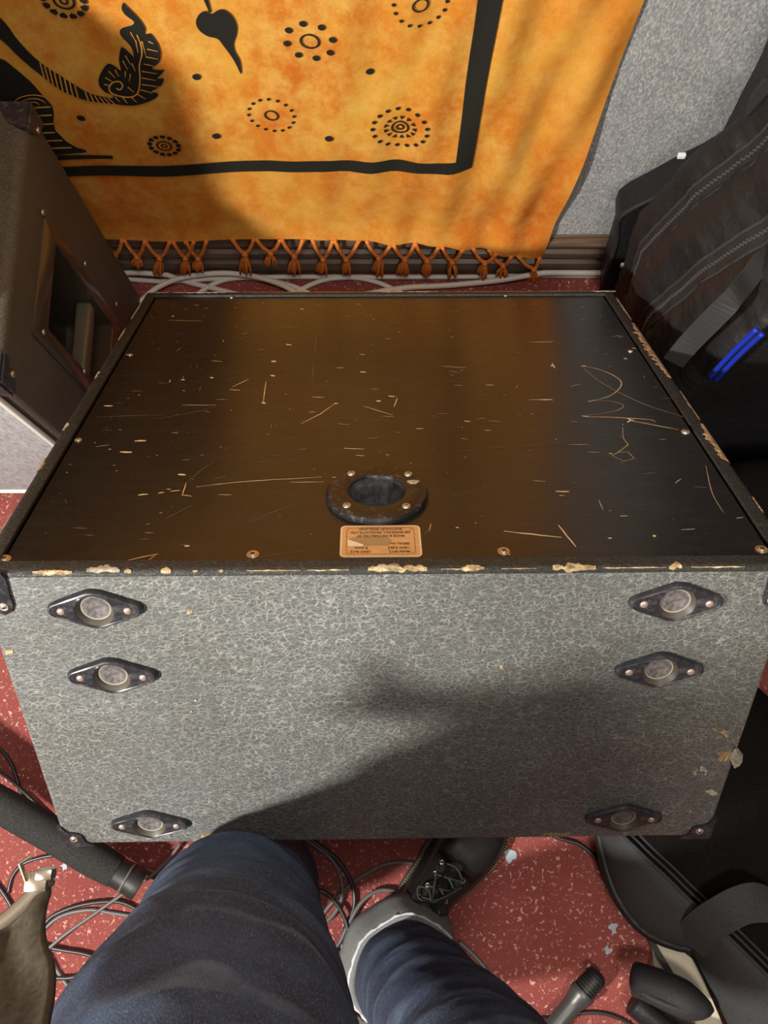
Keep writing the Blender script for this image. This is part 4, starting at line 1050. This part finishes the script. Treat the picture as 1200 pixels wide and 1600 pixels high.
# ---------------------------------------------------------------- foam covered tube at the left
ft = thing('mic_stand_leg', 'thick black foam wrapped stand tube lying diagonally left of the tilted cabinet', 'stand')
bm = bmesh.new(); A = onz(-60, 1222, .10); B = onz(182, 1362, .07); A = B + (A-B)*3.2
n = 24; P2 = [A.lerp(B, k/n) for k in range(n+1)]
tube(bm, P2, [.0275+.0004*math.sin(k*1.7) for k in range(n)]+[.0255], 20); obj('foam_sleeve', bm, 'foam', ft, smooth=True, auto=50)
d = (B-A).normalized(); bm = bmesh.new()
tube(bm, [B-d*.02, B+d*.004, B+d*.03, B+d*.034, B+d*.045], [.024, .024, .024, .0255, .0245], 20); obj('end_cap', bm, 'rubber', ft, smooth=True, auto=50)
bm = bmesh.new(); tube(bm, [B+d*.018, B+d*.022], .0252, 20); obj('clamp_ring', bm, 'cablegrey', ft)

# ---------------------------------------------------------------- cables on the carpet
cg = None
def fc(pts_, label, m_='cableblack', r=.0034, z=0): cable('audio_cable', [(*p[:2], (p[2] if len(p) > 2 else 0)+z) for p in pts_], r, m_, label, 'cable', cg)
def c1(*c): return [(c[i]/2.4, 1100+c[i+1]/2.4) for i in range(0, len(c), 2)]
def c2(*c): return [(400+c[i]/2.4, 1250+c[i+1]/2.4) for i in range(0, len(c), 2)]
fc([(-30, 1160)] + c1(0, 170, 40, 220, 62, 280, 82, 345, 110, 420, 140, 500), 'black cable curving down at the left edge above the foam tube')
fc([(-30, 1190)] + c1(0, 255, 90, 330, 200, 435, 300, 510, 370, 545, 450, 590, 520, 630, 600, 660, 700, 690), 'cable passing diagonally under the cabinet corner and the foam tube', 'cableblack', .0030, .004)
fc(c1(330, 500, 400, 560, 480, 600, 560, 625, 640, 640), 'short black cable stretch beneath the cabinet bottom left corner', 'cablegrey', .0034)
fc(c1(-40, 640, 0, 690, 30, 735, 60, 790), 'black cable end beside the jacket at the left edge', 'cableblack', .004)
fc(c1(30, 710, 45, 650, 80, 605, 130, 582, 200, 568, 260, 575, 330, 610), 'black cable loop around the jacket zip', 'cableblack', .0032)
fc(c1(172, 925, 250, 860, 350, 790, 450, 720, 560, 650, 625, 590, 680, 520), 'pale grey straight cable running up towards the knee', 'cablegrey', .0030, .012)
fc(c1(150, 860, 190, 800, 280, 760, 380, 742, 460, 745, 530, 780, 600, 830), 'upper black cable arc left of the thigh', 'cableblack', .0034, .003)
fc(c1(130, 880, 220, 800, 330, 772, 430, 785, 520, 798, 620, 800), 'second black cable arc left of the thigh', 'cablegrey', .0034)
fc(c1(150, 905, 230, 922, 310, 935, 390, 958, 500, 980, 700, 960, 900, 900) + c2(175, 570, 250, 578, 340, 560, 420, 520), 'black cable crossing the carpet behind the thigh', 'cableblack', .0034, .005)
fc(c1(150, 870, 180, 930, 215, 1000, 265, 1070, 320, 1130, 400, 1180), 'black cable bending down beside the thigh', 'cablegrey', .0038)
fc(c1(150, 1060, 200, 1030, 270, 1025, 340, 995, 420, 950), 'lowest black cable left of the thigh', 'cableblack', .0036, .003)
fc(c2(150, 130, 215, 168, 285, 225, 320, 300, 318, 380, 270, 450, 175, 495, 80, 500), 'inner cable loop between the two legs', 'cablegrey', .0036, .006)
fc(c2(150, 110, 230, 165, 310, 230, 362, 320, 368, 400, 335, 480, 322, 560, 320, 680, 350, 760, 380, 840), 'long cable loop falling between the two legs', 'cableblack', .0038, .003)
fc(c2(680, 255, 600, 240, 500, 238, 400, 285, 330, 340, 250, 430, 225, 510, 228, 590, 265, 690, 325, 770, 400, 830), 'wide cable loop reaching the black shoe', 'cablegrey', .0038)
fc(c2(600, 360, 535, 345, 460, 340, 395, 385, 340, 480, 310, 540, 260, 570, 180, 560), 'cable arc running under the rolled denim cuff', 'cablegrey', .0036, .009)
fc(c2(100, 340, 190, 330, 260, 348, 310, 400, 342, 470, 348, 560, 300, 640, 250, 640), 'small cable loop beside the dark thigh', 'cableblack', .0036, .012)
fc(c2(240, 610, 300, 655, 280, 680, 310, 600), 'tight cable twist between the legs', 'cablegrey', .0032, .006)
fc(c2(200, 780, 290, 800, 350, 825, 440, 835), 'cable near the bottom between the legs', 'cablegrey', .0038)
fc(c2(760, 530, 805, 570, 855, 625, 905, 695, 945, 750, 1000, 815, 1060, 832, 1130, 815), 'black cable coming out right of the denim leg', 'cablegrey', .0036)
fc([(840, 1292), (872, 1309), (905, 1319), (930, 1340), (950, 1365)], 'black cable disappearing beneath the soft case', 'cableblack', .0036)
fc([(800, 1600), (840, 1592), (870, 1590), (900, 1584), (930, 1582), (960, 1588), (990, 1604), (1010, 1630)], 'black cable passing beneath the microphone', 'cableblack', .0032)
# paint spots trodden into the carpet
for k, (px, py, r) in enumerate(((797, 1336, 10), (958, 1450, 8), (950, 1485, 6), (101, 1352, 6), (970, 1426, 4))):
    bm = bmesh.new(); rg = random.Random(k); c = onz(px, py, .0006)
    poly(bm, [c+V((math.cos(a), math.sin(a)*1.2, 0))*r*.001*rg.uniform(.5, 1.3) for a in [2*PI*q/14 for q in range(14)]], (0, 0, 1), .0012)
    tag(obj('paint_spot', bm, 'paint'), ['largest pale blue paint spot beside the shoe toe', 'pale paint spot above the microphone', 'faint paint spot nearest the microphone head', 'pale spot beside the jacket zip', 'small paint spot beside the soft case rim'][k], 'stain', 'paint spots on the carpet')

# ---------------------------------------------------------------- the person
per = thing('person', 'person in blue jeans, dark jacket and black lace-up shoes, knee against the tilted cabinet', 'person', (0, -.3, 0))
def toP(bm): bmesh.ops.translate(bm, vec=-V(per.location), verts=bm.verts); return bm
TX = [0]
def limb(bm, pts_, n=10, seg=40, fold=0, sd=0, flat=1.0, fr=34):
    """pts: (x,y,z,r)"""
    pts_ = [(p[0]+TX[0]*min(1, max(0, (p[2]-1.0)/.12)), p[1]-TX[0]*.5*min(1, max(0, (p[2]-1.0)/.12)), *p[2:]) for p in pts_]
    P2 = catmull([p[:3] for p in pts_], n); rr = [q.x for q in catmull([(p[3], 0, 0) for p in pts_], n)]
    def disp(u, a):
        if not fold: return 1
        q = V((math.cos(a)*1.3+sd, math.sin(a)*1.3, u*13))
        rdg = max(0, 1-abs(math.sin(u*fr+1.6*math.sin(a+sd)+3*noise.noise(V((math.cos(a)+sd, math.sin(a), u*5)))))*2.2)
        f = rdg*.32*(.4+.6*noise.noise(V((a*.8, u*9, sd)))) + noise.noise(q)*.6 + .45*(1-abs(noise.noise(V((math.cos(a)*.9+sd*2, math.sin(a)*.9, u*24+.8*math.sin(a)))))*2.2)
        return 1 + fold*f
    tube(bm, P2, rr, seg, disp=disp, flat=flat)
bm = bmesh.new()
# left leg
limb(bm, [(-.185, -.27, .045, .075), (-.185, -.265, .12, .078), (-.182, -.262, .25, .084), (-.175, -.245, .38, .090), (-.168, -.243, .47, .092), (-.163, -.230, .56, .095), (-.156, -.240, .63, .100), (-.148, -.255, .70, .107), (-.138, -.265, .80, .118), (-.128, -.29, .90, .122), (-.11, -.34, 1.0, .115)], 14, 96, .075, 1)
# right leg
limb(bm, [(.030, -.392, .100, .074), (.040, -.395, .16, .080), (.066, -.398, .28, .084), (.10, -.405, .42, .090), (.118, -.408, .52, .094), (.125, -.41, .64, .096), (.125, -.40, .80, .105), (.115, -.38, .92, .112), (.10, -.36, 1.0, .110)], 14, 96, .065, 4, 1.0, 15)
# seat and waist
limb(bm, [(0, -.38, .86, .06), (0, -.38, .92, .125), (0, -.38, 1.0, .15), (0, -.385, 1.06, .14), (0, -.39, 1.09, .13)], 6, 32, 0, 0)
jn = obj('jeans', toP(bm), 'denim', per, smooth=True)
rm = jn.modifiers.new('merge', 'REMESH'); rm.mode = 'VOXEL'; rm.voxel_size = .004; rm.use_smooth_shade = True
sm = jn.modifiers.new('soft', 'SMOOTH'); sm.iterations = 2; sm.factor = .5
# rolled cuff of the right leg
ac = V((.030, -.392, .100)); ad = V((.10, -.06, .9)).normalized()
cf = bmesh.new(); rows = []
cprof = [(.074, .030), (.081, .036), (.086, .030), (.090, .012), (.096, -.012), (.098, -.030), (.094, -.036), (.086, -.030), (.078, .0)]
cN = ad.cross(V((0, 1, 0))).normalized(); cB = ad.cross(cN)
for k in range(65):
    a = 2*PI*k/64; rad = cN*math.cos(a) + cB*math.sin(a)
    f = 1 + .035*math.sin(3*a+1)+.02*math.sin(7*a); hh = .006*math.sin(2*a+.5)
    rows.append([ac + rad*r*f + ad*(h*1.15+hh) for r, h in cprof])
grid(cf, rows); bmesh.ops.remove_doubles(cf, verts=cf.verts, dist=.0001)
cu_ = obj('rolled_cuff', toP(cf), 'denimin', per, smooth=True)
cf = bmesh.new(); P2 = []
for k in range(65):
    a = 2*PI*k/64; rad = cN*math.cos(a) + cB*math.sin(a); f = 1 + .035*math.sin(3*a+1)+.02*math.sin(7*a)
    P2.append(ac + rad*(.0845+.0012*math.sin(40*a))*f + ad*(.034+.006*math.sin(2*a+.5)))
tube(cf, P2, .0028, 8, cap=False); M['selvedge'] = mat('pale_frayed_edge', (.62, .66, .70), .9); obj('frayed_edge', toP(cf), 'selvedge', cu_, smooth=True)
# shoes
def shoe(toe, heel, zt=0):
    s = bpy.data.objects.new('shoe', None); C.objects.link(s); s.parent = per
    d = V((toe.x-heel.x, toe.y-heel.y, 0)); Ls = d.length; d.normalize(); sd = V((d.y, -d.x, 0))
    mw = Matrix(((sd.x, d.x, 0, heel.x-per.location.x), (sd.y, d.y, 0, heel.y-per.location.y), (0, 0, 1, 0), (0, 0, 0, 1)))
    s.matrix_local = mw
    # half widths along the length (0 heel .. 1 toe)
    st = [(0, .004, .0), (.03, .026, 0), (.12, .036, 0), (.3, .037, -.002), (.45, .041, -.002), (.62, .050, 0), (.75, .053, 0), (.87, .046, .002), (.95, .032, .003), (.99, .014, .003), (1, .002, .003)]
    def wc(u):
        return interp([(a, b) for a, b, c in st], u), interp([(a, c) for a, b, c in st], u)
    def ht(u): return interp([(0, .085), (.15, .105), (.3, .105), (.42, .092), (.55, .074), (.68, .060), (.8, .055), (.9, .048), (1, .036)], u)
    us = [0, .01, .03, .06, .1] + [.15+.05*k for k in range(14)] + [.84, .87, .9, .925, .95, .965, .98, .99, 1]
    bm = bmesh.new(); rows = []
    for u in us:
        w_, c_ = wc(u); w_ += .005
        rows.append([V((c_+w_*x, u*Ls, z)) for x, z in ((-1, .001), (-1.03, .012), (-1.02, .020), (-.9, .0225), (0, .0225), (.9, .0225), (1.02, .020), (1.03, .012), (1, .001))])
    R = grid(bm, rows)
    for k in range(len(R)-1): bm.faces.new((R[k][0], R[k+1][0], R[k+1][-1], R[k][-1]))
    obj('sole', bm, 'sole', s, smooth=True, auto=50)
    bm = bmesh.new()
    for sg in (-1, 1):
        for k in range(60):
            u = .03+.95*k/60; u2 = u+.009; w1, c_ = wc(u); w2, c2_ = wc(u2)
            tube(bm, [V((c_+sg*(w1+.0035), u*Ls, .0232)), V((c2_+sg*(w2+.0035), u2*Ls, .0232))], .0009, 5)
    obj('welt_stitching', bm, 'welt', s)
    bm = bmesh.new(); rows = []
    for u in us:
        w_, c_ = wc(u); h = ht(u); row = []
        for k in range(19):
            a = PI*k/18; cx = math.cos(a); e = .62
            x = math.copysign(abs(cx)**e, cx)*w_*(1-.16*(math.sin(a)**2)); z = .021+(h-.021)*(math.sin(a)**.75 if 0 < k < 18 else 0)
            cre = .0022*math.sin(u*75+x*40)*math.exp(-((u-.66)/.06)**2)*math.sin(a)
            row.append(V((c_+x, u*Ls, z+cre)))
        rows.append(row)
    grid(bm, rows); up = obj('upper', bm, 'leather', s, smooth=True)
    # toe seam, eyelet flaps
    bm = bmesh.new()
    def surf(u, x):
        w_, c_ = wc(u); h = ht(u); xx = min(.999, abs(x)/1.0)
        return V((c_+x*w_, u*Ls, .021+(h-.021)*((max(0, 1-xx**3.0))**.42)+.0015))
    for sg in (-1, 1):
        rws = [[surf(u, sg*(.22+.55*k/6*(1.1-.2*k/6)))+V((0, 0, .0004)) for k in range(7)] for u in [.30+.32*q/10 for q in range(11)]]
        grid(bm, rws)
    fl_ = obj('eyelet_flaps', bm, 'leather', s, smooth=True); so = fl_.modifiers.new('t', 'SOLIDIFY'); so.thickness = .002; so.offset = 1
    for sg in (-1, 1):
        for q in range(4):
            u = .38+.068*q; p = surf(u, sg*.46)+V((0, 0, .0022)); bm = bmesh.new()
            lathe(bm, [(.0017, 0), (.0024, .0012), (.0038, .0008), (.0042, 0)], 16, None, 0, False); bm2 = obj('eyelet', bm, 'eyelet', s, smooth=True); bm2.matrix_local = orient(p, V((sg*.45, .2, .87)))
    bm = bmesh.new()
    for q in range(4):
        u = .38+.068*q; a = surf(u, -.46)+V((0, 0, .003)); b = surf(u, .46)+V((0, 0, .003)); c_ = surf(u+.03, 0)+V((0, 0, .006))
        tube(bm, catmull([a, c_, b], 6), .0019, 7)
        if q < 3:
            b = surf(u+.068, .46)+V((0, 0, .003)); c_ = (a+b)/2+V((0, 0, .008)); tube(bm, catmull([a, c_, b], 6), .0019, 7)
    k0 = surf(.40, 0)+V((0, 0, .008))
    for sg in (-1, 1):
        tube(bm, catmull([k0, k0+V((sg*.016, .012, .006)), k0+V((sg*.03, .004, .0)), k0+V((sg*.018, -.008, -.002)), k0], 6), .0018, 7)
        tube(bm, catmull([k0, k0+V((sg*.012, .022, 0)), k0+V((sg*.026, .05, -.014))], 6), .0018, 7)
    obj('laces', bm, 'lace', s, smooth=True)
toe = onz(775, 1262, .02); hl = onz(600, 1485, .02); dd_ = V((toe.x-hl.x, toe.y-hl.y, 0)).normalized()*.295
shoe(V((toe.x, toe.y, 0)), V((toe.x-dd_.x, toe.y-dd_.y, 0)))
shoe(V((-.20, -.07, 0)), V((-.165, -.36, 0)))
TX[0] = .07
# body (torso, arms, hands, head), dressed; above the picture
bm = bmesh.new()
limb(bm, [(0, -.42, 1.02, .12), (0, -.42, 1.10, .135), (0, -.43, 1.22, .145), (0, -.43, 1.34, .15), (0, -.42, 1.43, .125), (0, -.40, 1.48, .07), (0, -.385, 1.53, .056), (0, -.375, 1.58, .058)], 6, 32)
for s in (-1, 1):
    ta = .72 if s < 0 else 1
    limb(bm, [(s*.10, -.42, 1.43, .07), (s*.185, -.42, 1.42, .062), (s*.225*ta, -.40, 1.33, .052), (s*.245*ta, -.35, 1.22, .046), (s*.235*ta, -.31, 1.17, .044), (s*.19*ta, -.24, 1.27, .040), (s*.12, -.14, 1.42, .030), (s*.085, -.085, 1.50, .026)], 6, 20)
    limb(bm, [(s*.085, -.085, 1.50, .026), (s*.075, -.065, 1.53, .032), (s*.065, -.050, 1.56, .032), (s*.060, -.045, 1.585, .022)], 5, 16, flat=.6)
    for f_ in range(4):
        y0_ = -.065+.012*f_; z0_ = 1.575+.004*f_
        limb(bm, [(s*.066, y0_, 1.565, .009), (s*.060, y0_-.004, z0_+.025, .0088), (s*.044, y0_-.004, z0_+.045-.004*f_, .0082), (s*.028, y0_-.010, z0_+.045-.006*f_, .0072)], 4, 10)
    limb(bm, [(s*.075, -.060, 1.535, .011), (s*.060, -.045, 1.54, .010), (s*.046, -.040, 1.555, .0085)], 4, 10)
limb(bm, [(0, -.385, 1.56, .05), (0, -.365, 1.60, .072), (0, -.36, 1.66, .086), (0, -.365, 1.72, .084), (0, -.37, 1.77, .05)], 6, 28)
limb(bm, [(0, -.285, 1.675, .008), (0, -.272, 1.655, .012), (0, -.266, 1.64, .013), (0, -.278, 1.632, .008)], 4, 10)
bd = obj('body', toP(bm), 'skin', per, smooth=True)
rm = bd.modifiers.new('merge', 'REMESH'); rm.mode = 'VOXEL'; rm.voxel_size = .006; rm.use_smooth_shade = True
bm = bmesh.new()
bmesh.ops.create_uvsphere(bm, u_segments=28, v_segments=18, radius=.098, matrix=Matrix.Translation((0, -.375, 1.70)) @ Matrix.Diagonal((.95, 1.05, 1.05, 1)))
bmesh.ops.delete(bm, geom=[v_ for v_ in bm.verts if v_.co.y > -.325 and v_.co.z < 1.74], context='VERTS')
obj('hair', toP(bm), 'hair', per, smooth=True)
# jacket: sleeves and body, and the loose front corner that shows at the left
bm = bmesh.new()
limb(bm, [(0, -.41, 1.0, .16), (0, -.42, 1.08, .155), (0, -.435, 1.22, .165), (0, -.435, 1.34, .172), (0, -.425, 1.43, .145), (0, -.405, 1.475, .085)], 8, 40, .03, 3)
for s in (-1, 1):
    ta = .72 if s < 0 else 1
    limb(bm, [(s*.10, -.425, 1.42, .085), (s*.19, -.425, 1.42, .076), (s*.232*ta, -.405, 1.33, .066), (s*.252*ta, -.355, 1.22, .060), (s*.24*ta, -.315, 1.165, .058), (s*.195*ta, -.245, 1.26, .052), (s*.135, -.16, 1.385, .042)], 8, 26, .05, 7+s)
jk = obj('jacket', toP(bm), 'jacket', per, smooth=True)
rm = jk.modifiers.new('merge', 'REMESH'); rm.mode = 'VOXEL'; rm.voxel_size = .008; rm.use_smooth_shade = True
def atd(px, py, z): return onz(px, py, z)
bm = bmesh.new()
edge = [(78, 1378), (80, 1395), (73, 1420), (69, 1450), (72, 1478), (80, 1500), (83, 1525), (81, 1560), (74, 1600), (70, 1660), (60, 1740)]
ez = [.90, .902, .908, .915, .925, .935, .945, .965, .99, 1.02, 1.05]
hemz = [(78, 1372), (60, 1390), (38, 1412), (15, 1432), (-10, 1448), (-50, 1470), (-110, 1490)]
rows = []
for k, ((ex, ey), z) in enumerate(zip(edge, ez)):
    a = onz(ex, ey, z); row = []
    b = V(a) + V((-.14, -.02 - .012*k, .01))
    u = k/10
    hx, hy = -110, 1490+u*300; b = onz(hx, hy, z+.01)
    if k == 0: row = [onz(x, y, .90) for x, y in hemz]
    else:
        for j in range(7):
            v0 = j/6; hq = onz(*hemz[j], .90); q = a.lerp(b, v0)
            q = q + (hq - V(rows[0][0]).lerp(rows[0][6], v0))*(1-u)**1.5
            q += V((0, 0, .006*math.sin(v0*9+k*.5)*(v0 > 0)))
            row.append(q)
    rows.append(row)
rows.append([V((-.10-.09*j/6, -.29-.03*j/6, 1.14)) for j in range(7)])
RR = [[p for p in catmull(r_, 4)] for r_ in rows]; cols = list(zip(*RR)); cols = [catmull(c_, 4) for c_ in cols]
grid(bm, cols)
jp = obj('jacket_front', toP(bm), 'jacket', per, smooth=True)
so = jp.modifiers.new('t', 'SOLIDIFY'); so.thickness = .005; so.offset = 0
bm = bmesh.new(); tube(bm, catmull([onz(x, y, .902) for x, y in hemz], 5), .0055, 8); obj('jacket_hem', toP(bm), 'hem', jp, smooth=True)
zp = onz(64, 1378, .905)
bm = bmesh.new(); box(bm, zp.x-.010, zp.x+.006, zp.y-.006, zp.y+.007, zp.z-.004, zp.z+.006, 0, .0015); box(bm, zp.x-.002, zp.x+.010, zp.y+.002, zp.y+.010, zp.z-.003, zp.z+.008, 0, .0015)
tube(bm, [V((zp.x-.008, zp.y+.002, zp.z+.006)), V((zp.x-.012, zp.y+.014, zp.z+.010)), V((zp.x-.006, zp.y+.018, zp.z+.008))], .0018, 8)
obj('zip_slider', toP(bm), 'metal', jp, smooth=True, auto=40)
